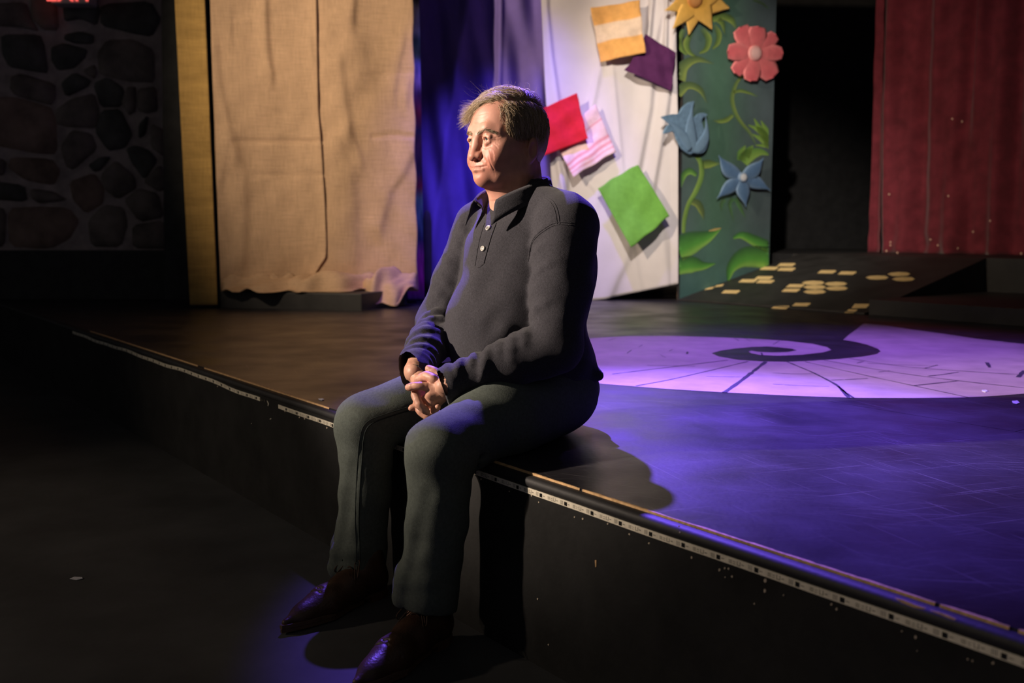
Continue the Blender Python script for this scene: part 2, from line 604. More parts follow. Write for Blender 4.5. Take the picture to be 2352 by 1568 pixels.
# flaked paint on the fascia, each flake a small piece
FLK = [(1105,1100,4),(1170,1128,3),(1221,1138,3),(1238,1153,3),(1320,1187,4),(1339,1191,4),(1396,1202,4),(1423,1206,3),(1446,1226,5),(1491,1247,5),
       (1589,1280,5),(1653,1308,6),(1665,1304,5),(1674,1305,5),(1682,1323,5),(1666,1325,3),(1758,1333,9),(1757,1356,7),(1733,1386,4),(1235,1375,4),
       (1910,1387,5),(1922,1398,6),(2072,1449,4),(2103,1462,7),(2223,1513,4),(2234,1517,4),(2281,1522,7),(1800,1366,3),(2107,1494,3),(1560,1208,4),(1562,1222,4),
       (500,887,3),(527,893,3),(536,893,3),(655,944,3),(688,958,3),(700,961,3),(716,962,4),(751,982,4),(1260,1480,4)]
for i, (x, y, r) in enumerate(FLK):
    r0 = random.Random(i)
    b = .0172 if not (1500 < x < 1570) else .0207
    pts = []
    n = 6
    for k in range(n):
        an = 2 * math.pi * k / n
        rr = r * .62 * r0.uniform(.6, 1.15)
        pts.append(onplane(x + rr * .75 * math.cos(an), y + rr * math.sin(an), W(0, b, 0), FV))
    part('paint_flake', prism(pts, FV * .0008), M['flake'])
pts = [onplane(x, y, W(0, .0172, 0), FV) for x, y in ((1367, 1286), (1370, 1286), (1370, 1301), (1368, 1302))]
part('paint_flake', prism(pts, FV * .0008), M['rawwood'])

# LED tape stuck below the nosing: ribbon, dark control chips and print
def a_on(x, y, b):
    return float((onplane(x, y, W(0, b, 0), FV) - P0) @ LV)
def z_on(x, y, b):
    return float(onplane(x, y, W(0, b, 0), FV)[2])
LB = .0171
zc = -.0315
def ribbon(s0, s1, droop, wig, seed, hh=.0060):
    n = int((s1 - s0) / .02) + 2
    V, Fq = [], []
    for i in range(n):
        s = s0 + (s1 - s0) * i / (n - 1)
        dz = droop(s) + wig * math.sin(s * 7 + seed) + wig * .6 * math.sin(s * 17 + seed * 2)
        for (b, z) in ((LB, hh), (LB + .0016, hh), (LB + .0016, -hh), (LB, -hh)):
            V.append(W(s, b, zc + z + dz))
    for i in range(n - 1):
        for j in range(4):
            Fq.append((i * 4 + j, i * 4 + (j + 1) % 4, i * 4 + 4 + (j + 1) % 4, i * 4 + 4 + j))
    return mesh(V, Fq), [(s0 + (s1 - s0) * i / (n - 1)) for i in range(n)]
ad = [a_on(x, y, LB) for x, y in ((1301, 1155), (1362, 1177), (1427, 1199), (1497, 1225), (1571, 1252), (1651, 1280), (1739, 1310))]
pitch = float(np.mean(np.diff(ad)))
def led(s0, s1, droop, wig, label, seed, phase):
    r = empty('led_strip', tuple(W((s0 + s1) / 2, LB, zc)))
    tag(r, label, 'led strip', 'cream led tape under the stage nosing')
    me, _ = ribbon(s0, s1, droop, wig, seed)
    part('tape', me, M['led'], r)
    k0 = math.ceil((s0 - phase) / pitch)
    while True:
        s = phase + k0 * pitch
        if s > s1 - .01: break
        dz = droop(s) + wig * math.sin(s * 7 + seed) + wig * .6 * math.sin(s * 17 + seed * 2)
        part('chip', boxmesh(W(s - .0032, LB + .0016, zc + dz - .0038), LV * .0064, FV * .0014, UP * .0072), M['chip'], r)
        bm = bmesh.new()
        def bar(ds, dzz, w, h):
            o = W(s + ds, LB + .0016, zc + dz + dzz)
            vs = [bm.verts.new(o + LV * x + UP * z + FV * .0003) for x, z in ((0, 0), (w, 0), (w, h), (0, h))]
            bm.faces.new(vs)
        bar(.006, -.0008, .006, .0012)
        for q in range(3): bar(pitch * .28, -.003 + q * .0022, .007, .001)
        for q in range(2): bar(pitch * .28 + .009, -.003 + q * .0034, .005, .001)
        bar(pitch * .5, -.0035, .001, .007); bar(pitch * .5 + .006, -.0035, .001, .007); bar(pitch * .5, -.0035, .006, .001)
        bar(pitch * .62, -.001, .005, .0014)
        for q in range(3): bar(pitch * .8 + q * .003, -.004, .0009, .008)
        me = bpy.data.meshes.new('print'); bm.to_mesh(me); bm.free()
        part('print', me, M['print'], r)
        k0 += 1
    return r
gapL = a_on(600, 913, LB); gapR = a_on(640, 925, LB)
led(a_on(640, 925, LB), 2.5, lambda s: 0.0 if s > -.2 else -.004 + .004 * math.sin((s + .2) * 2.2), .0006,
    'cream led tape with dark chips under the stage edge beside the sitting man', 1, ad[0])
led(-3.75, a_on(598, 911, LB), lambda s: -.012 * max(0, 1 - (gapL - s) / .5) * .5, .0022,
    'cream led tape with its torn end hanging by the loose scraps', 2, ad[0])
# loose scraps of tape hanging at the tear
def scrap(px, b, rad, label):
    o = link('tape_scrap', tubemesh([(interp([onplane(x, y, W(0, b + .004 * i, 0), FV) for i, (x, y) in enumerate(px)], 10), [rad * (.4 + .6 * math.sin(math.pi * min(1, .15 + .8 * t))) for t in np.linspace(0, 1, 10)])], 5), M['led'])
    tag(o, label, 'tape')
scrap([(597, 909), (604, 917), (612, 914), (617, 926), (616, 932)], .004, .0035, 'curled scrap of cream tape at the torn end of the led tape')
scrap([(594, 943), (591, 955), (585, 965), (577, 973)], .005, .0017, 'thin curved thread of tape hanging below the torn led tape')
scrap([(609, 950), (613, 958), (619, 963), (623, 961)], .005, .0032, 'short bent flake of tape stuck on the fascia under the tear')

# ------------------------------------------------------------------ painted spiral road on the deck
def cropA(x, y): return (1360 + x / 2.371, 740 + y / 2.371)
LIGHT = [(-330,150),(-200,112),(0,86),(200,75),(450,74),(650,80),(850,88),(1050,100),(1200,117),(1280,135),(1302,150),(1260,163),(1150,176),(1020,182),(920,178),(865,168),(853,160),(868,154),
         (900,160),(980,164),(1060,162),(1115,153),(1090,144),(1020,136),(950,131),(870,134),(780,142),(700,154),(650,168),(690,186),(800,205),(930,213),(1060,215),(1200,209),(1350,199),(1480,186),
         (1550,172),(1572,158),(1555,143),(1500,122),(1430,105),(1368,95),(1395,70),(1440,38),(1480,5),(1600,18),(1750,40),(1900,60),(2100,90),(2352,118),(2700,165),(2900,300),(2700,362),
         (2500,378),(2352,388),(2200,400),(2000,410),(1750,412),(1450,411),(1100,400),(700,380),(400,362),(60,335),(-150,305),(-330,240),(-370,195)]
bm = bmesh.new()
vs = [bm.verts.new(onz(*cropA(x, y), .0010)) for x, y in LIGHT]
fc = bm.faces.new(vs)
bmesh.ops.triangulate(bm, faces=[fc], ngon_method='EAR_CLIP')
bmesh.ops.recalc_face_normals(bm, faces=bm.faces)
for f in bm.faces:
    if f.normal.z < 0: f.normal_flip()
me = bpy.data.meshes.new('spiral'); bm.to_mesh(me); bm.free()
sp = part('painted_spiral', me, M['spiral'])
sp['label'] = 'pale painted spiral road curling on the black stage deck'
LINES = [([(945,214),(905,245),(870,272),(800,325),(720,381)], 5), ([(1062,214),(1130,242),(1200,272),(1280,312),(1340,348),(1400,412)], 5.5), ([(1340,348),(1385,385),(1425,411)], 4),
         ([(850,212),(640,262),(420,312),(240,345)], 1.6), ([(740,205),(450,240),(110,281)], 1.4), ([(1160,214),(1480,286),(1750,344),(2050,408)], 1.9),
         ([(1260,205),(1600,264),(1950,312),(2352,356)], 1.7), ([(1400,196),(1700,240),(2100,270),(2352,285)], 1.3), ([(1750,344),(1880,330),(2000,317)], 1.7),
         ([(1300,314),(1400,310),(1500,305)], 1.3), ([(1830,292),(1920,282),(1995,270)], 1.4), ([(985,275),(1090,280),(1200,279)], .9), ([(985,336),(1140,344),(1290,348)], .9),
         ([(560,238),(440,236),(300,234)], .9), ([(620,293),(760,296),(830,297)], .8), ([(1500,222),(1700,232),(1900,236)], .8), ([(1480,212),(1440,222)], 1.1), ([(2150,218),(2165,245)], 5),
         ([(2352,262),(2320,298)], 4), ([(215,150),(190,168)], 1.6), ([(520,160),(517,172)], 4), ([(275,122),(255,134)], 1.2), ([(775,86),(800,100)], 1.4), ([(835,88),(865,103)], 1.4),
         ([(1020,100),(985,120)], 1.2), ([(370,175),(400,192)], 1.1), ([(440,146),(420,156)], 1.4), ([(130,85),(90,98)], 1.1), ([(1810,250),(1880,232)], 1.1), ([(922,165),(926,178)], 3), ([(1560,270),(1620,262)], 1)]
for pts, wpx in LINES:
    q = interp([onz(*cropA(x, y), .0018) for x, y in pts], 4 * len(pts))
    t = np.gradient(q, axis=0); t /= np.linalg.norm(t, axis=1)[:, None]
    nrm = np.stack([-t[:, 1], t[:, 0], 0 * t[:, 0]], 1)
    wm = wpx / 2.371 / 600 * 1.0
    jit = 1 + .25 * RNG.standard_normal(len(q))
    # width seen across the view: widen lines that run into depth less than those across it
    wv = wm * np.clip(jit, .5, 1.6)[:, None] * (1 + 2.2 * np.abs(nrm[:, 1:2]))
    P = np.stack([q - nrm * wv, q + nrm * wv], 1)
    me = gridmesh(P)
    if me.polygons[0].normal.z < 0: me.flip_normals()
    part('painted_joint', me, M['spiraldark'])

# taped scraps lying on the deck
M['tapebit'] = pm('pale_tape', (.75, .75, .80), .5, .1, 40)
for i, (x, y, w, h, lab) in enumerate([(2333, 924, 18, 8, 'larger pale tape scrap on the dark deck beyond the painted spiral'), (2262, 898, 14, 5, 'small pale tape scrap lying on the painted spiral'),
                                       (738, 917, 14, 4, 'pale tape scrap beside the stage edge near the jeans')]):
    pts = [onz(x + dx * w / 2, y + dy * h / 2, .0012) for dx, dy in ((-1, -.7), (.4, -1), (1, .3), (.2, 1), (-.7, .6))]
    o = link('tape_scrap', prism(pts, UP * .0012), M['tapebit'])
    tag(o, lab, 'tape')

pts = [onz(175 + dx * 15, 1328 + dy * 4, PIT + .0012) for dx, dy in ((-1, .3), (-.3, -.8), (.9, -.6), (1, .2), (.1, .9))]
o = link('tape_scrap', prism(pts, UP * .001), M['tapebit'])
tag(o, 'faint pale tape scrap lying on the dark pit floor', 'tape')

# ------------------------------------------------------------------ ramp with stencilled bricks, step platform
RA = np.array([1.195, 7.103, 0.0])
RB = np.array([1.985, 5.90, 0.0]); RB = RA + LV * ((onz(1950, 726) - RA) @ LV)
RL = 1.32; RS = .229
DV = -FV
def ramp_pt(p, t, dz=0): return p + DV * t + UP * (RS * t + dz)
ramp = empty('ramp', tuple((RA + RB) / 2))
tag(ramp, 'black stage ramp painted with clusters of yellow bricks beside the garden flat', 'ramp')
pts = [RA + UP * .004, ramp_pt(RA, RL), ramp_pt(RA, RL) * np.array([1, 1, 0]), RA]
part('ramp_body', prism([RA + UP * .0, RA + UP * .012, ramp_pt(RA, RL, .012), RA + DV * RL], RB - RA), M['black'], ramp)
RN = np.cross(LV, DV + UP * RS); RN /= np.linalg.norm(RN)
if RN[2] < 0: RN = -RN
part('front_lip', boxmesh(RA + FV * .012 + UP * .0005, RB - RA, DV * .03, UP * .013, .003), M['black'], ramp)
BR = [(770,313),(655,337),(770,343),(1040,360),(1175,368),(1520,375),(1375,398),(1550,408),(620,400),(515,420),(630,425),(950,433),(1100,440),(830,453),(960,462),(1105,470),(800,483),(960,493),(400,493),
      (260,470),(325,452),(730,597),(870,578),(1255,588),(1200,622)]
ROUND = {5, 6, 7, 11, 12, 14, 15, 17}
for i, (cx, cy) in enumerate(BR):
    px, py = 1540 + cx / 2.897, 500 + cy / 2.897
    c = onplane(px, py, RA + UP * .012, RN)
    persp = .85 if i in (19, 20) else 1.0
    hx, hy = 57 / 2.897, 12 / 2.897
    if i in (19, 20): out = [(-36, 10), (-20, -2), (34, -12), (20, 3)]
    elif i in ROUND: out = [(-80, 0), (-55, -10), (0, -14), (55, -12), (80, -2), (60, 10), (0, 14), (-50, 11)]
    elif i in (23, 24): out = [(-55, 14), (-30, -15), (78, -15), (50, 13)] if i == 23 else [(-45, 10), (-15, -12), (50, -12), (20, 12)]
    else: out = [(-66, 9), (-40, -11), (62, -11), (66, -4), (40, 11)]
    pts = [onplane(px + dx / 2.897 * .95, py + dy / 2.897, RA + UP * .012, RN) + RN * .0003 for dx, dy in out]
    me = prism(pts, RN * .0005)
    part('painted_brick', me, M['yellowbrick'], ramp)
step = empty('step_platform', tuple(RB))
tag(step, 'low black step platform beside the ramp with a worn front edge', 'platform')
sb = boxmesh(RB + LV * .02 + DV * .0, LV * 2.0, DV * 1.5, UP * .092, .004)
part('platform_body', sb, M['black'], step)
r0 = random.Random(5)
for s0, s1 in ((.52, .62), (.66, .80), (.83, .87), (.9, .99), (1.02, 1.3)):
    V, Fq = [], []
    n = 14
    for i in range(n + 1):
        s = s0 + (s1 - s0) * i / n
        w = .006 * r0.uniform(.1, 1)
        V += [RB + LV * s + UP * .0928 + DV * (.008 + w), RB + LV * s + UP * .0928 + DV * .003]
    for i in range(n): Fq.append((2 * i, 2 * i + 1, 2 * i + 3, 2 * i + 2))
    part('worn_edge', mesh(V, Fq), M['flake'], step)
# raised upstage deck behind the ramp
up = link('floor_upstage', boxmesh(RA + DV * RL - LV * 1.6, LV * 6.0, DV * 2.4, UP * (RS * RL + .012)), M['black'])
tag(up, kind='structure')

# ------------------------------------------------------------------ scenery cloths
M['burlap'] = pm('burlap', (.60, .40, .245), .9, .14, 6, bump=.5, bscale=160, spec=.1, weave=.16, wscale=190, stretch=(1, 1, .35))
M['mustard'] = pm('mustard_cloth', (.54, .335, .105), .9, .18, 7, bump=.5, bscale=120, spec=.1, weave=.16, wscale=170, stretch=(.4, 1, 2.2))
M['bluecloth'] = pm('blue_cloth', (.26, .19, .56), .85, .12, 5, bump=.1, bscale=200, spec=.15)
M['white'] = pm('white_cloth', (.66, .62, .62), .9, .05, 4, bump=.15, bscale=260, spec=.1)
M['redcloth'] = pm('red_velvet', (.19, .026, .040), .8, .3, 9, bump=.25, bscale=90, spec=.2, sheen=.25)
M['cloth'] = pm('cotton_print', (1, 1, 1), .9, .10, 30, attr=True, bump=.3, bscale=220, spec=.1)
M['sequin'] = pm('sequin', (.75, .48, .36), .3, .1, 10, spec=.6)


def fnoise(x, y, seed, freq):
    r = np.random.default_rng(seed)
    o = 0 * (x + y)
    for i in range(6):
        k = freq * r.uniform(.5, 1.6, 2) * r.choice([-1, 1], 2)
        o = o + np.sin(k[0] * x + k[1] * y + r.uniform(0, 6.28)) * r.uniform(.5, 1)
    return o / 3.0


def crease(x, x0, w):
    return np.exp(-((x - x0) / w) ** 2)


def drape(name, mat, p, n, left, right, y0, y1, nx, ny, fold, cols=None, parent=None, thick=.0025):
    """cloth on the plane (p, n): pixel rows y0..y1, side edges left(y), right(y); fold(px, py) = metres towards the house"""
    n = np.array(n, float); n /= np.linalg.norm(n)
    P = np.zeros((ny, nx, 3)); X = np.zeros((ny, nx)); Y = np.zeros((ny, nx))
    for j, y in enumerate(np.linspace(y0, y1, ny)):
        ys = y if not callable(y1) else y
        l, r = left(y), right(y)
        for i, s in enumerate(np.linspace(0, 1, nx)):
            X[j, i] = l + (r - l) * s; Y[j, i] = y
    for j in range(ny):
        for i in range(nx): P[j, i] = onplane(X[j, i], Y[j, i], p, n)
    P += n * fold(X, Y)[..., None]
    me = gridmesh(P, None if cols is None else cols(X, Y))
    o = link(name, me, mat, parent)
    solid(o, thick)
    return o, P


def recenter(o):
    """move the object's origin to the base of its mesh"""
    me = o.data
    co = np.array([v.co for v in me.vertices])
    c = co.mean(0); c[2] = co[:, 2].min()
    me.transform(Matrix.Translation(-Vector(c)))
    o.location = Vector(c)
    return o


BP = np.array([-1.921, 6.484, 0.0])
BD = np.array([1.333, .194, 0.0]); BD /= np.linalg.norm(BD)
BN = np.array([BD[1], -BD[0], 0.0])          # towards the house
YLO = -260

# mustard cloth-covered flat
flat = empty('fabric_flat', tuple(onz(468, 700)))
tag(flat, 'tall narrow flat covered in wrinkled mustard cloth beside the burlap curtain', 'stage flat')
mw = lambda X, Y: .012 + .003 * np.sin(Y * .11 + .02 * X) * np.exp(-((Y - 310) / 90.) ** 2) + .0018 * fnoise(X * .02, Y * .02, 5, 2.2)
o, _ = drape('cloth_cover', M['mustard'], BP + BN * .06, BN, lambda y: 402 + y * .0502, lambda y: 471 + y * .0425, YLO, 700, 24, 110, mw)
o.data.transform(Matrix(flat.matrix_basis).inverted()); o.parent = flat
q = [onplane(x, y, BP + BN * .05, BN) for x, y in ((404 - 13, YLO), (471 - 11, YLO), (500, 700), (438, 697))]
part('panel', prism(q, -BN * .035), M['black'], flat)
# black panel added to stand in for the shadow behind it
ml = link('shadow_panel', prism([onplane(x, y, BP - BN * .28, BN) for x, y in ((368, YLO), (520, YLO), (530, 688), (378, 688))], -BN * .03), M['drapeblack'])
tag(ml, 'black panel added as the shadow behind the mustard flat', 'stage flat'); recenter(ml)

# low black plinth under the burlap
pl = empty('plinth', tuple(onz(740, 706)))
tag(pl, 'low black plinth under the burlap curtain', 'plinth')
c0 = onz(507, 706); c1 = onz(830, 713); c2 = onz(958, 694)
part('plinth_body', prism([c0, c1, c2, c2 + np.array([.1, .5, 0]), c0 + np.array([-.03, .6, 0])], UP * .105, .006), M['black'], pl)

# burlap curtain: two hanging panels, the left lapped over the right, and the heap at the foot
bur = empty('burlap_curtain', tuple(onplane(730, 690, BP, BN)))
tag(bur, 'tan burlap curtain hanging in two lapped widths above the black plinth', 'curtain')
def lap(y): return np.interp(y, [-260, 0, 250, 330, 470, 560, 590, 610, 640], [727, 727, 731, 738, 747, 750, 749, 735, 718])
def line(X, Y, pts, w, a, soft=45):
    """a ridge (a > 0) or crease (a < 0) along a pixel path running down the cloth, with one steep side"""
    ys = [p[1] for p in pts]; xs = [p[0] for p in pts]
    d = X - np.interp(Y, ys, xs)
    prof_ = np.where(d < 0, np.exp(-(d / (w * 2.6)) ** 2), np.exp(-(d / (w * 1.0)) ** 2))
    return a * .42 * prof_ * np.clip((Y - ys[0] + soft) / soft, 0, 1) * np.clip((ys[-1] + soft - Y) / soft, 0, 1)
def foldL(X, Y):
    h = .014 * np.sin((X - 480) * .021 + .4) + .006 * fnoise(X * .018, Y * .006, 2, 1.6) + .0030 * fnoise(X * .05, Y * .035, 8, 1.5)
    h += line(X, Y, [(606, -260), (609, 20), (611, 90), (616, 140), (622, 170)], 8, .045)
    h += line(X, Y, [(493, 110), (500, 190), (512, 240), (530, 310), (540, 360)], 11, .045)
    h += line(X, Y, [(505, 420), (522, 330)][::-1], 9, .030) + line(X, Y, [(540, 330), (556, 400), (560, 470), (553, 600)], 14, .04)
    h += line(X, Y, [(712, 90), (718, 140)], 6, .02) + line(X, Y, [(532, 40), (530, 90)], 5, .015)
    h -= .014 * crease(Y, 326 - (X - 560) * .01, 3.5) * (X > 535)
    h -= .008 * crease(Y, 402 - .01 * (X - 600), 4) * (X > 580) - .006 * crease(Y, 52, 5) * (X > 540) * (X < 580)
    h += .012 * np.clip((X - (lap(Y) - 22)) / 22, 0, 1) ** 1.5
    return h + .022
def foldR(X, Y):
    h = .010 * np.sin((X - 740) * .03 + Y * .0025) + .006 * fnoise(X * .016, Y * .006, 12, 1.7) + .0030 * fnoise(X * .05, Y * .035, 18, 1.5)
    h += line(X, Y, [(766, -120), (770, 0), (790, 60), (820, 110), (832, 170)], 22, .035)
    h += line(X, Y, [(808, -260), (810, 10), (808, 40)], 8, .045)
    h += line(X, Y, [(776, 150), (786, 220), (797, 285), (796, 310)], 13, .045) + line(X, Y, [(800, 300), (818, 340), (828, 370)], 8, .025)
    h += line(X, Y, [(925, 95), (915, 140), (903, 210)], 7, .022) + line(X, Y, [(932, 230), (936, 200)][::-1], 7, .02)
    h += line(X, Y, [(775, 340), (800, 390), (806, 450), (812, 600)], 16, .030)
    h += line(X, Y, [(945, 350), (920, 400), (890, 440), (870, 520)], 13, .045)
    h -= .014 * crease(Y, 316 - 6 * np.sin((X - 850) * .03), 4) * (X > 850)
    h -= .006 * crease(Y, 172 - .08 * (X - 870), 5) * (X > 830)
    return h
def inv(o, root):
    o.data.transform(Matrix(root.matrix_basis).inverted()); o.parent = root
    return o
o, _ = drape('cloth_panel', M['burlap'], BP, BN, lambda y: 484 + .036 * y, lambda y: float(lap(y)), YLO, 668, 70, 150, foldL); inv(o, bur)
o, _ = drape('cloth_panel', M['burlap'], BP, BN, lambda y: float(lap(y)) - 16, lambda y: 948 + .017 * y + 1.5 * math.sin(y * .05), YLO, 668, 64, 150, foldR); inv(o, bur)
# crumpled foot of the cloth lying on the plinth
def heap(px0, px1, yb, yt, n1, n2, seed, amp, dropn):
    P = np.zeros((n2, n1, 3))
    base = [onplane(x, 668, BP, BN) for x in np.linspace(px0, px1, n1)]
    for i in range(n1):
        u = i / (n1 - 1)
        env = math.sin(math.pi * u) ** .45
        for j in range(n2):
            v = j / (n2 - 1)
            out = .02 + .26 * v * env
            z = .108 + (.060 * amp * math.sin(math.pi * min(1, v * 1.05)) ** 1.2 + .045 * amp * abs(math.sin(7 * u + 4 * v + seed)) * math.sin(6 * v + 5 * u + seed) + .022 * amp * math.sin(23 * u + seed * 3 + 9 * v + 3 * math.sin(5 * u))) * env + .10 * (1 - v) ** 3
            if v > .55: z -= dropn(u) * (v - .55) / .45
            zz = max(z, .109) if dropn(u) <= 0.001 else max(z, .012)
            P[j, i] = base[i] + BN * (out + .03 * math.sin(17 * u + seed) * v) + UP * (zz - base[i][2])
    return P
M['burlap2'] = M['burlap']
o = link('cloth_foot', gridmesh(heap(512, 760, 0, 0, 60, 22, 1.0, .75, lambda u: 0)), M['burlap']); solid(o, .003); inv(o, bur)
o = link('cloth_foot', gridmesh(heap(620, 860, 0, 0, 60, 24, 2.3, 1.15, lambda u: .0)), M['burlap']); solid(o, .003); inv(o, bur)
o = link('cloth_foot', gridmesh(heap(828, 956, 0, 0, 54, 26, 4.2, 1.0, lambda u: .085 * math.sin(math.pi * u) ** 2)), M['burlap']); solid(o, .003); inv(o, bur)

# painted edge of the next flat, seen as a sliver beside the burlap
M['slimpaint'] = paint('sliver_paint')
def slim_col(X, Y):
    keys = [(-260, (.05, .06, .05)), (0, (.05, .05, .06)), (20, (.55, .6, .42)), (70, (.45, .55, .30)), (90, (.06, .16, .07)), (130, (.10, .2, .06)), (150, (.35, .4, .55)), (185, (.55, .45, .5)), (215, (.12, .06, .10)),
            (260, (.25, .03, .03)), (300, (.03, .03, .05)), (330, (.10, .05, .06)), (400, (.03, .03, .05)), (430, (.25, .03, .04)), (455, (.12, .32, .18)), (500, (.10, .25, .26)), (550, (.04, .06, .12)),
            (590, (.42, .06, .28)), (640, (.45, .03, .25)), (690, (.05, .03, .10))]
    ys = [k[0] for k in keys]
    c = np.stack([np.interp(Y, ys, [k[1][i] for k in keys]) for i in range(3)], -1)
    return c * (1 + .35 * fnoise(X * .3, Y * .05, 3, 1.5))[..., None].clip(.3, 1.8)
sl = empty('painted_flat', tuple(onplane(962, 692, BP - BN * .12, BN)))
tag(sl, 'dark flat edge painted with green, white and pink daubs beside the burlap curtain', 'stage flat')
o, _ = drape('painted_face', M['slimpaint'], BP - BN * .12, BN, lambda y: 915 + .03 * y, lambda y: 963 + .017 * y, YLO, 692, 18, 120, lambda X, Y: 0 * X, slim_col, thick=.02); inv(o, sl)
part('edge_batten', prism([onplane(x, y, BP - BN * .14, BN) for x, y in ((915, YLO), (958, YLO), (974, 692), (936, 692))], -BN * .04), M['black'], sl)
# rounded black leg of the masking behind it
bl = link('black_post', tubemesh([([onplane(981, y, BP - BN * .26, BN) for y in (694, 640, 560, 510, 490, 483)], [.034, .034, .033, .030, .022, .008])], 14), M['drapeblack'])
tag(bl, 'short black rounded post at the foot of the blue curtain', 'post'); recenter(bl)

# blue curtain
BLP = np.array([-.5, 7.55, 0]); BLN = np.array([0, -1.0, 0])
def foldB(X, Y):
    c = X - (Y - 300) * (.00 + (1050 - X) * -.0004)
    h = .035 * np.sin((X + .10 * Y) * .060 + 1.2 * np.sin(Y * .004)) + .022 * np.sin((X - .16 * Y) * .11 + 2) + .010 * fnoise(X * .03, Y * .008, 31, 2)
    h += .05 * crease(X, 1150 - .02 * Y, 7)
    h += .030 * crease(X, 1045 - (Y - 200) * .14, 10)
    return h
blue, _ = drape('blue_curtain', M['bluecloth'], BLP, BLN, lambda y: 930., lambda y: 1290., YLO, 690, 130, 110, foldB)
tag(recenter(blue), 'deep blue curtain hanging in soft folds behind the sitting man', 'curtain')

# white drape
WP = np.array([1.19, 7.12, 0]); WN = np.array([-.06, -1.0, 0]); WN /= np.linalg.norm(WN)
def wl_(y): return float(np.interp(y, [-260, 0, 200, 430, 690], [1236, 1243, 1252, 1268, 1300]))
def wr_(y): return float(np.interp(y, [-260, 0, 300, 650], [1548, 1550, 1556, 1557]))
def foldW(X, Y):
    h = .006 * fnoise(X * .02, Y * .006, 40, 1.8)
    def ridge(pts, w, a):
        ys = [p[1] for p in pts]; xs = [p[0] for p in pts]
        return a * crease(X, np.interp(Y, ys, xs), w) * np.clip((Y - ys[0] + 40) / 60, 0, 1) * np.clip((ys[-1] + 50 - Y) / 60, 0, 1)
    h = h + line(X, Y, [(1536, -260), (1524, 0), (1502, 100), (1490, 250), (1465, 380), (1452, 430)], 9, .095)
    h = h + line(X, Y, [(1551, -260), (1545, 80), (1532, 230), (1510, 360), (1492, 460)], 8, .085)
    h = h + ridge([(1503, -260), (1497, 0), (1488, 90)], 6, .05) + ridge([(1538, -260), (1530, 0), (1526, 160)], 4, .045)
    h = h + line(X, Y, [(1252, -260), (1255, 20), (1266, 130), (1285, 260), (1300, 420)], 6, .06)
    h = h + ridge([(1268, 300), (1290, 420), (1300, 480)], 7, .03)
    h = h + ridge([(1378, 150), (1362, 230), (1355, 260)], 8, .02) + ridge([(1405, 150), (1418, 280), (1432, 420)], 6, .012)
    h = h + ridge([(1340, 405), (1372, 440)], 6, .014) + line(X, Y, [(1445, 560), (1436, 600), (1415, 640), (1390, 700)], 10, .035)
    h = h + line(X, Y, [(1450, 560), (1462, 620), (1474, 690)], 9, .03) + ridge([(1510, 470), (1528, 600), (1540, 690)], 14, .02)
    h = h + .012 * np.sin(X * .045 + Y * .004)
    h = h + .03 * np.clip((X - 1540) / 16, 0, 1)
    return h
def wbot(x): return np.interp(x, [1240, 1390, 1557], [700, 686, 651])
n1, n2 = 150, 150
n = WN
X = np.zeros((n2, n1)); Y = np.zeros((n2, n1))
for j, v in enumerate(np.linspace(0, 1, n2)):
    for i, u in enumerate(np.linspace(0, 1, n1)):
        yb = wbot(wl_(690) + (wr_(650) - wl_(690)) * u)
        y = YLO + (yb - YLO) * v
        X[j, i] = wl_(y) + (wr_(y) - wl_(y)) * u; Y[j, i] = y
P = np.array([[onplane(X[j, i], Y[j, i], WP, WN) for i in range(n1)] for j in range(n2)])
P += WN * foldW(X, Y)[..., None]
wd = link('white_drape', gridmesh(P), M['white']); solid(wd, .003)
tag(recenter(wd), 'white drape with pinned coloured cloths hanging between blue curtain and garden flat', 'curtain')

# the five pinned cloths
def pinned(px4, colf, label, seed, lift, n1=34, n2=34, sag=.008, gap=.035):
    c = [np.array(p, float) for p in px4]
    P = np.zeros((n2, n1, 3)); C = np.zeros((n2, n1, 3))
    for j, v in enumerate(np.linspace(0, 1, n2)):
        for i, u in enumerate(np.linspace(0, 1, n1)):
            q = (c[0] * (1 - u) + c[1] * u) * (1 - v) + (c[3] * (1 - u) + c[2] * u) * v
            wob = 2.2 * math.sin(9 * u + seed) * math.sin(math.pi * v) + 1.6 * math.sin(13 * v + seed * 2)
            q = q + np.array([.6 * wob, .5 * wob])
            h = gap + lift(u, v) + sag * (math.sin(6.5 * u + 4 * v + seed) + .6 * math.sin(14 * u - 7 * v + 2 * seed) + .5 * math.sin(10 * v + 5 * u * v + seed))
            P[j, i] = onplane(q[0], q[1], WP, WN) + WN * h
            C[j, i] = colf(u, v)
    o = link('pinned_cloth', gridmesh(P, C), M['cloth'])
    solid(o, .0022)
    tag(recenter(o), label, 'cloth')
def stripes(base, bands):
    def f(u, v):
        for (v0, v1, c) in bands:
            if v0 <= v <= v1: return c
        return base
    return f
OR = (.80, .42, .13)
pinned([(1355, 25), (1467, 7), (1480, 128), (1378, 147)], stripes(OR, [(.33, .66, (.80, .62, .46))]), 'orange cloth with a pale middle band pinned on the white drape', 1.3, lambda u, v: .05 * v * u, sag=.011, gap=.085)
pinned([(1482, 84), (1551, 127), (1540, 214), (1433, 167)], lambda u, v: (.085, .022, .085), 'dark purple cloth half under the orange cloth on the white drape', 2.1, lambda u, v: .03 * v, sag=.011, gap=.075)
pinned([(1366, 241), (1413, 350), (1316, 409), (1276, 330)], stripes((.78, .55, .55), [(.0, .0, (1, 1, 1))]) if False else
       (lambda u, v: (.72, .33, .33) if (.62 < u < .68 or .74 < u < .80 or .86 < u < .90 or (.30 < u < .33)) else (.80, .58, .58)),
       'pale pink cloth with red border stripes below the red cloth on the white drape', .7, lambda u, v: .06 * u * v, gap=.07)
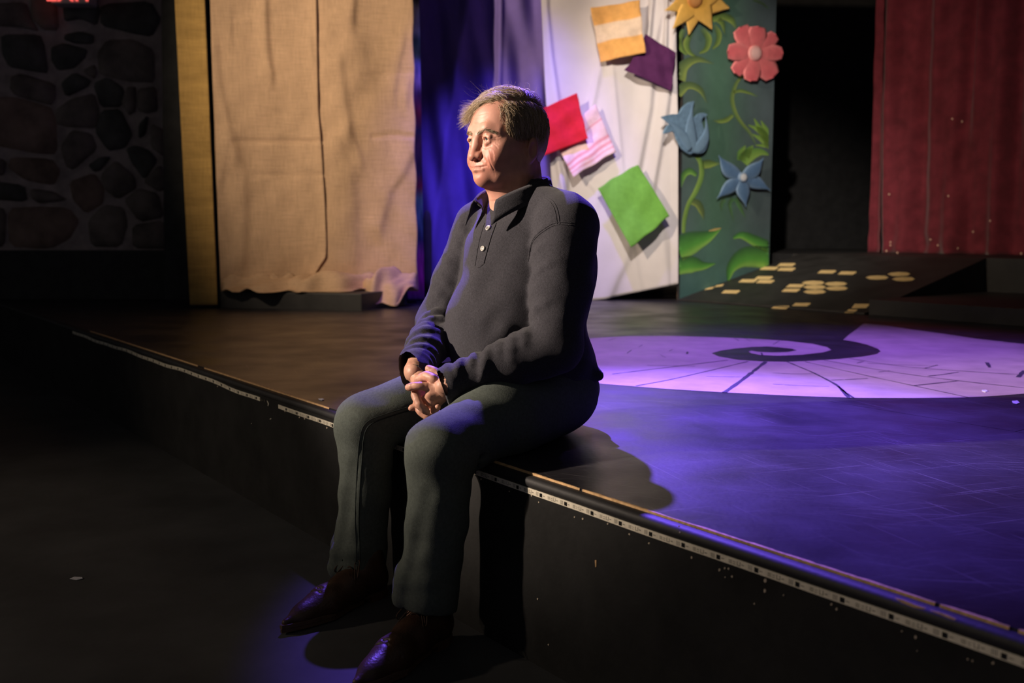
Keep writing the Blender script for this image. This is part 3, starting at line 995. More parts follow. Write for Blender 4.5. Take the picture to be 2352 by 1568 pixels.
pinned([(1228, 262), (1325, 219), (1350, 322), (1238, 366)], lambda u, v: (.62, .022, .035), 'bright red cloth pinned on the white drape behind the man\'s head', 3.0, lambda u, v: .02 * v, gap=.115)
pinned([(1463, 380), (1533, 496), (1446, 567), (1372, 434)], lambda u, v: (.16, .40, .065), 'grass green cloth pinned lowest on the white drape', 4.4, lambda u, v: .05 * u + .01 * v, sag=.008, gap=.10)

# ------------------------------------------------------------------ painted garden flat with cut-out flowers
GP = RA.copy(); GN = LV.copy()              # faces along the stage edge direction
gf = empty('garden_flat', tuple(RA + DV * .48))
tag(gf, 'tall green garden flat painted with curling vines and leaves beside the ramp', 'stage flat')
M['garden'] = paint('garden_paint', .65, .14, 5)
n1, n2 = 40, 120
C = np.zeros((n2, n1, 3)); P = np.zeros((n2, n1, 3))
ttop = 2.9
for j, v in enumerate(np.linspace(0, 1, n2)):
    for i, u in enumerate(np.linspace(0, 1, n1)):
        P[j, i] = RA + DV * (.002 + .965 * u) + UP * ttop * (1 - v)
        z = ttop * (1 - v)
        g = .5 + .5 * math.sin(3.1 * u + 2.2 * z) * math.sin(2.3 * z - 1.5 * u + 1)
        cen = math.exp(-((u - .38) / .3) ** 2)
        a = np.array((.098, .138, .150)); b = np.array((.078, .185, .112)); low = np.array((.080, .185, .175))
        c = a * (1 - .8 * cen) + b * .8 * cen
        if z < .6: c = c * (z / .6) + low * (1 - z / .6)
        C[j, i] = c * (.9 + .2 * g)
fo = link('painted_face', gridmesh(P, C), M['garden']); inv(fo, gf)
part('panel', boxmesh(RA - GN * .003, DV * .969, -GN * .02, UP * ttop), M['black'], gf)
for s in (0.03, .90): part('batten', boxmesh(RA + DV * s - GN * .023, DV * .06, -GN * .03, UP * ttop), M['rawwood'], gf)
PANELC = np.array((.088, .16, .12))


def leaf(spine, widths, edge, body, dark, tipfade=True, side=1, name='painted_leaf', lift=.0015, root=gf, fade0=False):
    """painted stroke: spine in pixels, half widths in pixels, bright paint along one edge"""
    n = 26
    s = interp(spine, n)
    w = np.interp(np.linspace(0, 1, n), np.linspace(0, 1, len(widths)), widths)
    t = np.gradient(s, axis=0); t /= np.linalg.norm(t, axis=1)[:, None] + 1e-9
    nr = np.stack([t[:, 1], -t[:, 0]], 1) * side
    cs = np.linspace(1, -1, 9)
    P = np.zeros((n, 9, 3)); C = np.zeros((n, 9, 3))
    edge, body, dark = map(np.array, (edge, body, dark))
    for i in range(n):
        f = i / (n - 1)
        for k, c in enumerate(cs):
            q = s[i] + nr[i] * w[i] * c
            q[0] = min(q[0], 1765.5); q[0] = max(q[0], 1560.5)
            P[i, k] = onplane(q[0], q[1], GP + GN * lift, GN)
            if c > .35: col = edge + (body - edge) * ((1 - c) / .65) ** 1.2
            else: col = body + (dark - body) * ((.35 - c) / 1.35) ** 1.1
            if abs(c) == 1: col = col * .55 + PANELC * .45
            if tipfade and f > .75: col = col + (PANELC - col) * ((f - .75) / .25) * .7
            if fade0 and f < .2: col = col + (PANELC - col) * (1 - f / .2) * .8
            C[i, k] = col
    me = gridmesh(P, C)
    o = link(name, me, M['garden'], None)
    inv(o, root)
    return o


G1, G2, G3 = (.36, .46, .10), (.20, .32, .07), (.07, .12, .05)      # olive greens
B1, B2, B3 = (.33, .62, .12), (.12, .42, .07), (.04, .12, .05)      # bright greens
# lower big leaves
leaf([(1556, 572), (1590, 556), (1625, 543), (1655, 526)], [30, 26, 14, 1], B1, B2, B3, False, -1)
leaf([(1556, 612), (1590, 607), (1615, 610), (1643, 605)], [19, 20, 10, 1], B1, B2, B3, False, -1)
leaf([(1672, 644), (1682, 612), (1714, 590), (1772, 592)], [3, 13, 24, 26], B1, B2, B3, False, -1)
leaf([(1684, 546), (1705, 540), (1735, 553), (1772, 570)], [3, 9, 13, 14], B1, B2, B3, False, -1)
leaf([(1628, 530), (1642, 527), (1656, 524)], [1, 3, 1], (.75, .52, .2), (.7, .48, .2), (.4, .4, .1), False, -1, lift=.0022)
# vine of the blue bell flower
leaf([(1600, 358), (1610, 375), (1611, 405), (1598, 440), (1581, 470), (1572, 505), (1570, 535)], [5, 6, 6, 6, 5, 5, 4], (.34, .50, .12), (.24, .42, .09), (.12, .24, .06), False, -1, 'painted_stem')
leaf([(1600, 402), (1585, 393), (1571, 402), (1565, 430)], [4, 8, 7, 1], B1, (.16, .38, .08), B3, True, 1)
leaf([(1613, 378), (1630, 376), (1655, 375)], [10, 10, 1], G1, G2, G3, True, -1)
leaf([(1590, 462), (1603, 468), (1612, 485), (1617, 504)], [8, 9, 7, 1], G1, (.14, .20, .07), G3, True, -1)
# vine of the pink flower
leaf([(1706, 172), (1692, 190), (1683, 215), (1682, 235), (1690, 262), (1705, 285), (1722, 305), (1735, 330)], [3, 4, 5, 5, 5, 4, 4, 2], (.26, .36, .09), (.20, .30, .08), (.10, .19, .07), True, 1, 'painted_stem')
leaf([(1685, 212), (1700, 208), (1720, 213), (1740, 221)], [3, 4, 3, 1], G1, G2, G3, True, -1)
leaf([(1683, 264), (1670, 274), (1655, 278), (1638, 277)], [4, 6, 5, 1], G1, G2, G3, True, 1)
# jagged leaf clumps at the right edge
for sp, wd_ in [([(1770, 330), (1748, 300), (1732, 272)], [10, 8, 1]), ([(1772, 325), (1760, 300), (1748, 277)], [9, 7, 1]), ([(1770, 330), (1745, 300), (1719, 287)], [9, 7, 1]),
                ([(1770, 335), (1750, 320), (1728, 308)], [9, 7, 1]), ([(1770, 334), (1755, 334), (1735, 333)], [5, 5, 1])]:
    leaf(sp, wd_, (.30, .48, .10), (.24, .42, .08), (.16, .32, .06), False, 1, 'painted_frond')
for sp, wd_ in [([(1706, 372), (1720, 357), (1745, 349), (1766, 355)], [14, 16, 9, 2]), ([(1702, 368), (1703, 350), (1712, 334)], [10, 9, 1]), ([(1712, 360), (1720, 345), (1730, 334)], [10, 8, 1])]:
    leaf(sp, wd_, (.30, .48, .10), (.22, .40, .08), (.12, .28, .06), False, -1, 'painted_frond')
# sepals below the yellow flower
leaf([(1598, 130), (1582, 118), (1577, 98), (1590, 72)], [2, 6, 8, 5], G1, G2, G3, True, 1)
leaf([(1606, 122), (1622, 112), (1627, 88), (1612, 66)], [2, 6, 8, 6], G1, G2, G3, True, -1)
leaf([(1578, 126), (1566, 112), (1560, 92), (1572, 68)], [2, 6, 8, 6], (.26, .42, .10), G2, G3, True, 1)
leaf([(1637, 112), (1648, 98), (1651, 78), (1640, 58)], [2, 6, 7, 5], G1, G2, G3, True, -1)
leaf([(1636, 42), (1660, 37), (1680, 46), (1692, 66)], [10, 9, 8, 2], G1, G2, G3, True, -1)
leaf([(1650, 45), (1660, 55), (1665, 80)], [7, 6, 1], G1, G2, G3, True, -1)
# arching leaves at the left edge
leaf([(1556, 180), (1570, 152), (1600, 136), (1640, 146)], [20, 13, 8, 1], G1, (.17, .25, .08), G3, True, -1)
leaf([(1556, 212), (1580, 196), (1608, 206), (1624, 236)], [14, 9, 7, 1], G1, (.15, .23, .08), G3, True, -1)
# faint sepals under the blue star
leaf([(1684, 455), (1676, 470), (1685, 508)], [5, 4, 1], (.12, .28, .10), (.08, .2, .08), G3, True, 1)
leaf([(1690, 455), (1700, 475), (1712, 500)], [5, 5, 1], (.12, .28, .10), (.08, .2, .08), G3, True, -1)
leaf([(1664, 458), (1657, 470), (1658, 486)], [5, 4, 1], (.10, .24, .10), (.08, .18, .08), G3, True, 1)
leaf([(1730, 0), (1748, 6), (1766, 20)], [3, 3, 2], (.09, .14, .08), (.07, .12, .07), G3, True, 1)


def petal(root, base, tip, hw, prof, cb, ct, ce, off, bulge=.006, thick=.006, name='petal', bend=0.0):
    """one cut-out petal in flat pixels: base, tip, half width, width profile along the length"""
    base, tip = np.array(base, float), np.array(tip, float)
    n, m = 18, 9
    ax = tip - base
    Ln = np.linalg.norm(ax); ax /= Ln
    pr = np.array([-ax[1], ax[0]])
    P = np.zeros((n, m, 3)); C = np.zeros((n, m, 3))
    cb, ct, ce = map(np.array, (cb, ct, ce))
    for i in range(n):
        f = i / (n - 1)
        w = hw * max(np.interp(f, np.linspace(0, 1, len(prof)), prof), .004)
        if prof[-1] < .01 and f > .9 and len(prof) > 5: w = hw * prof[-2] * math.sqrt(max(0, 1 - ((f - .9) / .1) ** 2)) * 1 + .02
        for k in range(m):
            c = -1 + 2 * k / (m - 1)
            q = base + ax * Ln * f + pr * (w * c + bend * math.sin(math.pi * f) * Ln)
            h = off + bulge * (1 - c * c) * math.sin(math.pi * min(1, .15 + f * .85))
            P[i, k] = onplane(q[0], q[1], GP + GN * off, GN) + GN * (h - off)
            col = cb + (ct - cb) * f
            col = col + (ce - col) * abs(c) ** 3 * .8
            C[i, k] = col
    o = link(name, gridmesh(P, C), M['flower'])
    solid(o, thick, -1 if True else 0)
    inv(o, root)
    return o


def disc(root, c, r, col1, col2, off, name='flower_centre', ry=None):
    n = 20
    V = [onplane(c[0], c[1], GP + GN * off, GN) + GN * .008]; C = [col2]
    for rr, h, cc in ((.5, .007, col2), (.85, .004, col1), (1, 0, col1), (1, -.006, col1)):
        for k in range(n):
            an = 2 * math.pi * k / n
            V.append(onplane(c[0] + r * rr * .88 * math.cos(an), c[1] + (ry or r) * rr * math.sin(an), GP + GN * off, GN) + GN * h)
            C.append(cc)
    Fq = [(0, 1 + k, 1 + (k + 1) % n) for k in range(n)]
    for q in range(3):
        for k in range(n):
            Fq.append((1 + q * n + k, 1 + q * n + n + k, 1 + q * n + n + (k + 1) % n, 1 + q * n + (k + 1) % n))
    me = mesh(V, Fq, True); setcol(me, np.array(C))
    o = link(name, me, M['flower']); inv(o, root)


M['flower'] = paint('flower_paint', .6, .10, 22)
OVAL = [.45, .60, .75, .88, .97, 1.0, .97, .86, .0]
# pink flower, eight round petals
fl_ = empty('flower_cutout', tuple(onplane(1735, 122, GP + GN * .03, GN)))
tag(fl_, 'pink round-petalled flower cut-out on the edge of the garden flat', 'flower cutout')
PK = [((1699, 62), 20), ((1742, 60), 19), ((1783, 79), 15), ((1799, 122), 16), ((1777, 178), 21), ((1725, 187), 17), ((1687, 168), 16), ((1671, 118), 18)]
for i, (t, hw) in enumerate(PK):
    petal(fl_, (1735, 122), t, hw * 1.18, OVAL, (.86, .22, .22), (.82, .16, .18), (.90, .30, .29), .030 + .003 * (i % 2))
disc(fl_, (1735, 122), 18, (.90, .40, .37), (.95, .58, .53), .040)
# yellow pointed flower
fy = empty('flower_cutout', tuple(onplane(1600, 2, GP + GN * .03, GN)))
tag(fy, 'golden yellow flower cut-out with pointed petals above the pink flower', 'flower cutout')
SPK = [.75, .95, 1.0, .9, .7, .45, .2, .0]
YT = [((1677, 19), 24), ((1636, 68), 20), ((1583, 80), 17), ((1546, 66), 17), ((1527, 24), 17), ((1532, -22), 18), ((1560, -62), 19), ((1604, -78), 20), ((1646, -60), 20), ((1672, -24), 20)]
for i, (t, hw) in enumerate(YT):
    petal(fy, (1600, 0), t, hw * 1.25, [.7, .95, 1, .82, .55, .26, .02], (.88, .46, .07), (.90, .55, .14), (.86, .50, .12), .030 + .004 * (i % 2), bulge=.004)
disc(fy, (1597, -2), 20, (.60, .24, .06), (.70, .32, .10), .042)
# blue star flower
fs = empty('flower_cutout', tuple(onplane(1707, 410, GP + GN * .03, GN)))
tag(fs, 'five-pointed blue star flower cut-out near the foot of the garden flat', 'flower cutout')
LNC = [.30, .62, .88, 1.0, .95, .75, .45, .16, .01]
for i, (t, hw, bd) in enumerate([((1651, 356), 17, -.10), ((1754, 363), 17, .07), ((1770, 437), 16, -.05), ((1714, 475), 16, .03), ((1647, 456), 16, .03)]):
    petal(fs, (1706, 410), t, hw, LNC, (.12, .22, .38), (.10, .20, .36), (.24, .36, .50), .028 + .004 * (i % 2), bend=bd)
disc(fs, (1707, 407), 12, (.22, .33, .48), (.75, .78, .80), .040)
# blue bell flower
fb = empty('flower_cutout', tuple(onplane(1585, 300, GP + GN * .03, GN)))
tag(fb, 'blue bell-shaped flower cut-out with curled tips overlapping the white drape', 'flower cutout')
M['bluepaint'] = pm('blue_paint', (.17, .29, .42), .6, .22, 26, bump=.15, bscale=60, spec=.3)
BELL = [(800,473),(770,481),(742,505),(726,531),(690,535),(648,546),(656,556),(690,574),(672,590),(655,624),(676,622),(702,617),(720,660),(745,700),(778,722),(800,712),(818,720),(845,710),(862,680),(861,640),(843,600),(834,565),(845,545),(862,537),(840,528),(815,534),(798,552),(790,522),(794,495)]
bp = interp([(1200 + x / 2.036, y / 2.036) for x, y in BELL] + [(1200 + BELL[0][0] / 2.036, BELL[0][1] / 2.036)], 84)[:-1]
o = link('bell', prism([onplane(x, y, GP + GN * .024, GN) for x, y in bp], GN * .012, .003), M['bluepaint']); inv(o, fb)
BC = ((.20, .33, .46), (.19, .31, .45), (.15, .26, .40))
petal(fb, (1594, 350), (1592, 236), 13, [.5, .9, 1.0, .95, .7, .4, .15, .03], *BC, .037, bulge=.004, thick=.003, bend=-.06)
petal(fb, (1596, 352), (1620, 264), 13, [.6, 1.0, 1.0, .8, .5, .25, .12, .03], *BC, .038, bulge=.004, thick=.003, bend=.15)
petal(fb, (1586, 345), (1522, 272), 11, [.6, 1.0, 1.0, .85, .65, .45, .25, .04], *BC, .039, bulge=.004, thick=.003, bend=.10)

# ------------------------------------------------------------------ red curtain upstage, narrow slip of it at the gap
ZUP = RS * RL + .012
RP = RA + DV * (RL + .85)
def foldRd(X, Y):
    h = .05 * np.sin((X - 2030) * .055 + .3 * np.sin(Y * .006)) + .025 * np.sin((X + .05 * Y) * .12) + .008 * fnoise(X * .02, Y * .02, 77, 2)
    h += .02 * fnoise(X * .03, Y * .05, 70, 2) * np.clip((Y - 470) / 120, 0, 1)
    h += .06 * crease(X, 2255 - (Y - 100) * .12, 16)
    return h
def yb_red(x):
    pz = None
    lo, hi = 540., 660.
    for _ in range(30):
        m_ = (lo + hi) / 2
        if onplane(x, m_, RP, FV)[2] > ZUP + .004: lo = m_
        else: hi = m_
    return lo
def red(l, r, nx, label):
    ny = 90
    X = np.zeros((ny, nx)); Y = np.zeros((ny, nx)); P = np.zeros((ny, nx, 3))
    for i, u in enumerate(np.linspace(0, 1, nx)):
        for j, v in enumerate(np.linspace(0, 1, ny)):
            y = YLO + v * (590 - YLO)
            x = l(y) + (r(y) - l(y)) * u
            yy = YLO + v * (yb_red(l(590) + (r(590) - l(590)) * u) - YLO)
            X[j, i] = x; Y[j, i] = yy
            P[j, i] = onplane(x, yy, RP, FV)
    P += FV * foldRd(X, Y)[..., None]
    o = link('red_curtain', gridmesh(P), M['redcloth']); solid(o, .004)
    return tag(recenter(o), label, 'curtain')
rc = red(lambda y: 2041 - .019 * y, lambda y: 2560., 130, 'wide dark red velvet curtain flecked with glitter behind the ramp')
red(lambda y: 2008 - .035 * y, lambda y: 2026 - .022 * y, 10, 'narrow slip of red velvet curtain beside the black gap')
SQ = [(2200, 570), (2155, 563), (2046, 556), (2046, 563), (2037, 576), (2286, 591), (2236, 532), (2275, 507), (2346, 582), (2210, 279), (2188, 273), (2043, 446), (2062, 580), (2138, 550), (2179, 450), (2193, 590), (2085, 586)]
tmp_bvh = BVHTree.FromPolygons([tuple(rc.matrix_basis @ v.co) for v in rc.data.vertices], [tuple(p.vertices) for p in rc.data.polygons])
for (x, y) in SQ:
    h = tmp_bvh.ray_cast(Vector(CPOS), Vector(ray(x, y)).normalized())
    if h[0] is None: continue
    pts = [np.array(h[0]) + FV * .004 + .008 * (LV * math.cos(a) + UP * math.sin(a)) for a in np.linspace(0, 2 * math.pi, 9)[:-1]]
    me = prism(pts, FV * .002); me.transform(Matrix(rc.matrix_basis).inverted())
    link('sequin', me, M['sequin'], rc)

# exit sign at the top of the stone wall
es = empty('exit_sign', tuple(ony(160, 6, WY - .12)))
tag(es, 'white exit sign box with red letters mounted on the stone wall', 'sign')
e0 = ony(117, 8, WY - .18); e1 = ony(204, 4, WY - .18)
ew = e1[0] - e0[0]
part('sign_box', boxmesh((e0[0], WY - .18, e0[2]), (ew, 0, 0), (0, .15, 0), (0, 0, .19), .006), M['signbox'], es)
part('wall_bracket', boxmesh((e0[0] + ew * .4, WY - .05, e0[2] + .06), (ew * .2, 0, 0), (0, .09, 0), (0, 0, .06)), M['black'], es)
me_ = bpy.data.materials.new('exit_red'); me_.use_nodes = True
bs = me_.node_tree.nodes['Principled BSDF']
bs.inputs['Base Color'].default_value = (.8, .03, .03, 1); bs.inputs['Emission Color'].default_value = (1, .12, .1, 1); bs.inputs['Emission Strength'].default_value = 1.2
M['exitred'] = me_
tcv = bpy.data.curves.new('exit_text', 'FONT'); tcv.body = 'EXIT'; tcv.size = .17; tcv.extrude = .002; tcv.align_x = 'CENTER'
to = bpy.data.objects.new('exit_tmp', tcv); COL.objects.link(to)
dg = bpy.context.evaluated_depsgraph_get()
tm = bpy.data.meshes.new_from_object(to.evaluated_get(dg)); bpy.data.objects.remove(to)
tm.transform(Matrix.Translation((e0[0] + ew / 2, WY - .183, e0[2] + .016)) @ Matrix.Rotation(math.pi / 2, 4, 'X'))
part('exit_letters', tm, M['exitred'], es)

# ------------------------------------------------------------------ signed distance sculpting (numpy)
class Field:
    def __init__(self, lo, hi, h):
        self.lo = np.array(lo, np.float32); self.h = h
        self.n = np.ceil((np.array(hi) - np.array(lo)) / h).astype(int) + 1
        self.ax = [(self.lo[i] + h * np.arange(self.n[i])).astype(np.float32) for i in range(3)]
        self.D = np.full(self.n, .25, np.float32)

    def like(self):
        G = object.__new__(Field)
        G.lo, G.h, G.n, G.ax = self.lo, self.h, self.n, self.ax
        G.D = np.full(self.n, .25, np.float32)
        return G

    def sl(self, lo, hi):
        s = []
        for i in range(3):
            a = int(max(0, math.floor((lo[i] - self.lo[i]) / self.h)))
            b = int(min(self.n[i], math.ceil((hi[i] - self.lo[i]) / self.h) + 1))
            if b <= a: return None
            s.append(slice(a, b))
        return tuple(s)

    def P(self, s):
        return (self.ax[0][s[0]][:, None, None], self.ax[1][s[1]][None, :, None], self.ax[2][s[2]][None, None, :])

    def op(self, prim, k=.01, mode='+', pad=.012):
        fn, lo, hi = prim
        m = k + pad
        s = self.sl(np.array(lo) - m, np.array(hi) + m)
        if s is None: return
        d = fn(*self.P(s)).astype(np.float32)
        a = self.D[s]
        if mode == '+':
            hh = np.maximum(k - np.abs(a - d), 0) / k
            self.D[s] = np.minimum(a, d) - hh * hh * k * .25
        elif mode == '-':
            d = -d
            hh = np.maximum(k - np.abs(a - d), 0) / k
            self.D[s] = np.maximum(a, d) + hh * hh * k * .25
        else:
            self.D[s] = np.maximum(a, d)

    def add(self, *prims, k=.01):
        for p in prims: self.op(p, k, '+')

    def sub(self, *prims, k=.01):
        for p in prims: self.op(p, k, '-')

    def clip(self, fn):
        X, Y, Z = self.ax[0][:, None, None], self.ax[1][None, :, None], self.ax[2][None, None, :]
        self.D = np.maximum(self.D, fn(X, Y, Z).astype(np.float32))

    def disp(self, fn):
        X, Y, Z = self.ax[0][:, None, None], self.ax[1][None, :, None], self.ax[2][None, None, :]
        near = np.abs(self.D) < .05
        self.D = self.D + np.where(near, fn(X, Y, Z), 0).astype(np.float32)

    def surf(self):
        D = self.D
        ins = D < 0
        c = [ins[i:i + ins.shape[0] - 1, j:j + ins.shape[1] - 1, k:k + ins.shape[2] - 1].astype(np.int8) for i in (0, 1) for j in (0, 1) for k in (0, 1)]
        tot = sum(c)
        cell = (tot > 0) & (tot < 8)
        idx = np.argwhere(cell)
        vid = np.full(cell.shape, -1, np.int64)
        vid[cell] = np.arange(len(idx))
        cor = [(i, j, k) for i in (0, 1) for j in (0, 1) for k in (0, 1)]
        vals = np.stack([D[idx[:, 0] + i, idx[:, 1] + j, idx[:, 2] + k] for (i, j, k) in cor], 1)
        acc = np.zeros((len(idx), 3)); cnt = np.zeros(len(idx))
        for a in range(8):
            for b in range(a + 1, 8):
                ca, cb = np.array(cor[a]), np.array(cor[b])
                if np.abs(ca - cb).sum() != 1: continue
                va, vb = vals[:, a], vals[:, b]
                x = (va < 0) != (vb < 0)
                t = np.where(x, va / np.where(x, va - vb, 1), 0)
                acc += np.where(x[:, None], ca + (cb - ca) * t[:, None], 0)
                cnt += x
        V = self.lo + self.h * (idx + acc / cnt[:, None])
        Q = []
        for ax in range(3):
            sa = [slice(None)] * 3; sb = [slice(None)] * 3
            sa[ax] = slice(0, -1); sb[ax] = slice(1, None)
            A, B = ins[tuple(sa)], ins[tuple(sb)]
            e = np.argwhere(A != B)
            o1, o2 = [i for i in range(3) if i != ax]
            ok = (e[:, o1] > 0) & (e[:, o2] > 0) & (e[:, o1] < cell.shape[o1]) & (e[:, o2] < cell.shape[o2])
            e = e[ok]
            def g(d1, d2):
                q = e.copy(); q[:, o1] += d1; q[:, o2] += d2
                return vid[q[:, 0], q[:, 1], q[:, 2]]
            q = np.stack([g(-1, -1), g(0, -1), g(0, 0), g(-1, 0)], 1)
            s = A[e[:, 0], e[:, 1], e[:, 2]]
            if ax == 1: s = ~s
            q[~s] = q[~s][:, ::-1]
            Q.append(q)
        return V, np.vstack(Q)


def ell(c, r, R=None):
    c = np.array(c, float); r = np.array(r, float)
    m = r.max() if R is not None else None
    def fn(X, Y, Z):
        x, y, z = X - c[0], Y - c[1], Z - c[2]
        if R is not None:
            x, y, z = (R[0, 0] * x + R[1, 0] * y + R[2, 0] * z, R[0, 1] * x + R[1, 1] * y + R[2, 1] * z, R[0, 2] * x + R[1, 2] * y + R[2, 2] * z)
        k0 = np.sqrt((x / r[0]) ** 2 + (y / r[1]) ** 2 + (z / r[2]) ** 2)
        k1 = np.sqrt((x / r[0] ** 2) ** 2 + (y / r[1] ** 2) ** 2 + (z / r[2] ** 2) ** 2) + 1e-9
        return k0 * (k0 - 1) / k1
    q = r if R is None else np.full(3, m)
    return fn, c - q, c + q


def cone(a, b, ra, rb):
    a, b = np.array(a, float), np.array(b, float)
    ba = b - a; L2 = float(ba @ ba)
    def fn(X, Y, Z):
        x, y, z = X - a[0], Y - a[1], Z - a[2]
        t = np.clip((x * ba[0] + y * ba[1] + z * ba[2]) / L2, 0, 1)
        return np.sqrt((x - ba[0] * t) ** 2 + (y - ba[1] * t) ** 2 + (z - ba[2] * t) ** 2) - (ra + (rb - ra) * t)
    m = max(ra, rb)
    return fn, np.minimum(a, b) - m, np.maximum(a, b) + m


def chain(pts, rads):
    return [cone(pts[i], pts[i + 1], rads[i], rads[i + 1]) for i in range(len(pts) - 1)]


def rotm(ax, deg):
    return np.array(Matrix.Rotation(math.radians(deg), 3, ax))


def wob(seed, n, freq, stretch=(1, 1, 1)):
    r = np.random.default_rng(seed)
    K = r.normal(size=(n, 3)); K /= np.linalg.norm(K, axis=1)[:, None]
    K = K * freq * r.uniform(.6, 1.5, (n, 1)) * np.array(stretch)
    ph = r.uniform(0, 6.28, n)
    def f(X, Y, Z):
        o = 0
        for i in range(n): o = o + np.sin(K[i, 0] * X + K[i, 1] * Y + K[i, 2] * Z + ph[i])
        return o / math.sqrt(n)
    return f


# ------------------------------------------------------------------ the sitting man: frame (a = his left, b = out to the house, z)
RZ = math.atan2(.808, -.589)                 # local x = his right, local y = out to the house
man = empty('person', tuple(W(-.2, -.25, 0)), RZ)
tag(man, 'man in charcoal button-neck sweater and jeans sitting on the stage edge with clasped hands', 'person')
MO = np.array([-.2, -.25, 0.0])


def loc(V):
    """(a, b, z) -> local coordinates of the person"""
    V = np.asarray(V, float) - MO
    return np.stack([-V[..., 0], V[..., 1], V[..., 2]], -1)


def absurf(F):
    V, Q = F.surf()
    return loc(V), Q[:, ::-1]


def wab(p):
    d = np.asarray(p) - P0
    return np.array([d @ LV, d @ FV, p[2]])


HO = np.array([-.205, -.213, .704])          # head origin: between the ears at eye height
M['skin'] = pm('skin', (1, 1, 1), .50, .07, 70, attr=True, bump=.06, bscale=420, spec=.42, sss=.08)
M['hair'] = pm('hair', (1, 1, 1), .42, .15, 120, attr=True, spec=.5)
M['sweater'] = pm('sweater_knit', (.036, .0345, .042), .95, .28, 260, bump=.35, bscale=700, spec=.15, sheen=.12, detail=3)
M['collar_in'] = pm('collar_trim', (.16, .15, .17), .9, .2, 200, bump=.3, bscale=500, spec=.15)
M['jeans'] = pm('denim', (.090, .104, .092), .9, .16, 160, bump=.18, bscale=520, spec=.15, detail=4)
M['thread'] = pm('denim_seam', (.035, .042, .040), .9, .3, 200, spec=.1)
M['shoe'] = pm('brown_leather', (.055, .026, .014), .42, .35, 30, bump=.25, bscale=200, spec=.5)
M['sole'] = pm('brown_sole', (.09, .05, .03), .6, .25, 40, spec=.4)
M['lace'] = pm('brown_lace', (.05, .025, .015), .8, .2, 90)
M['eyewhite'] = pm('eye_white', (.62, .57, .53), .15, .05, 60, spec=.6)
M['iris'] = pm('iris', (.10, .12, .11), .1, .3, 900, spec=.8)
M['pupil'] = pm('pupil', (.004, .004, .004), .05, .05, 60, spec=.9)
M['button'] = pm('button_shell', (.40, .38, .34), .3, .15, 90, spec=.6)


BROW = []


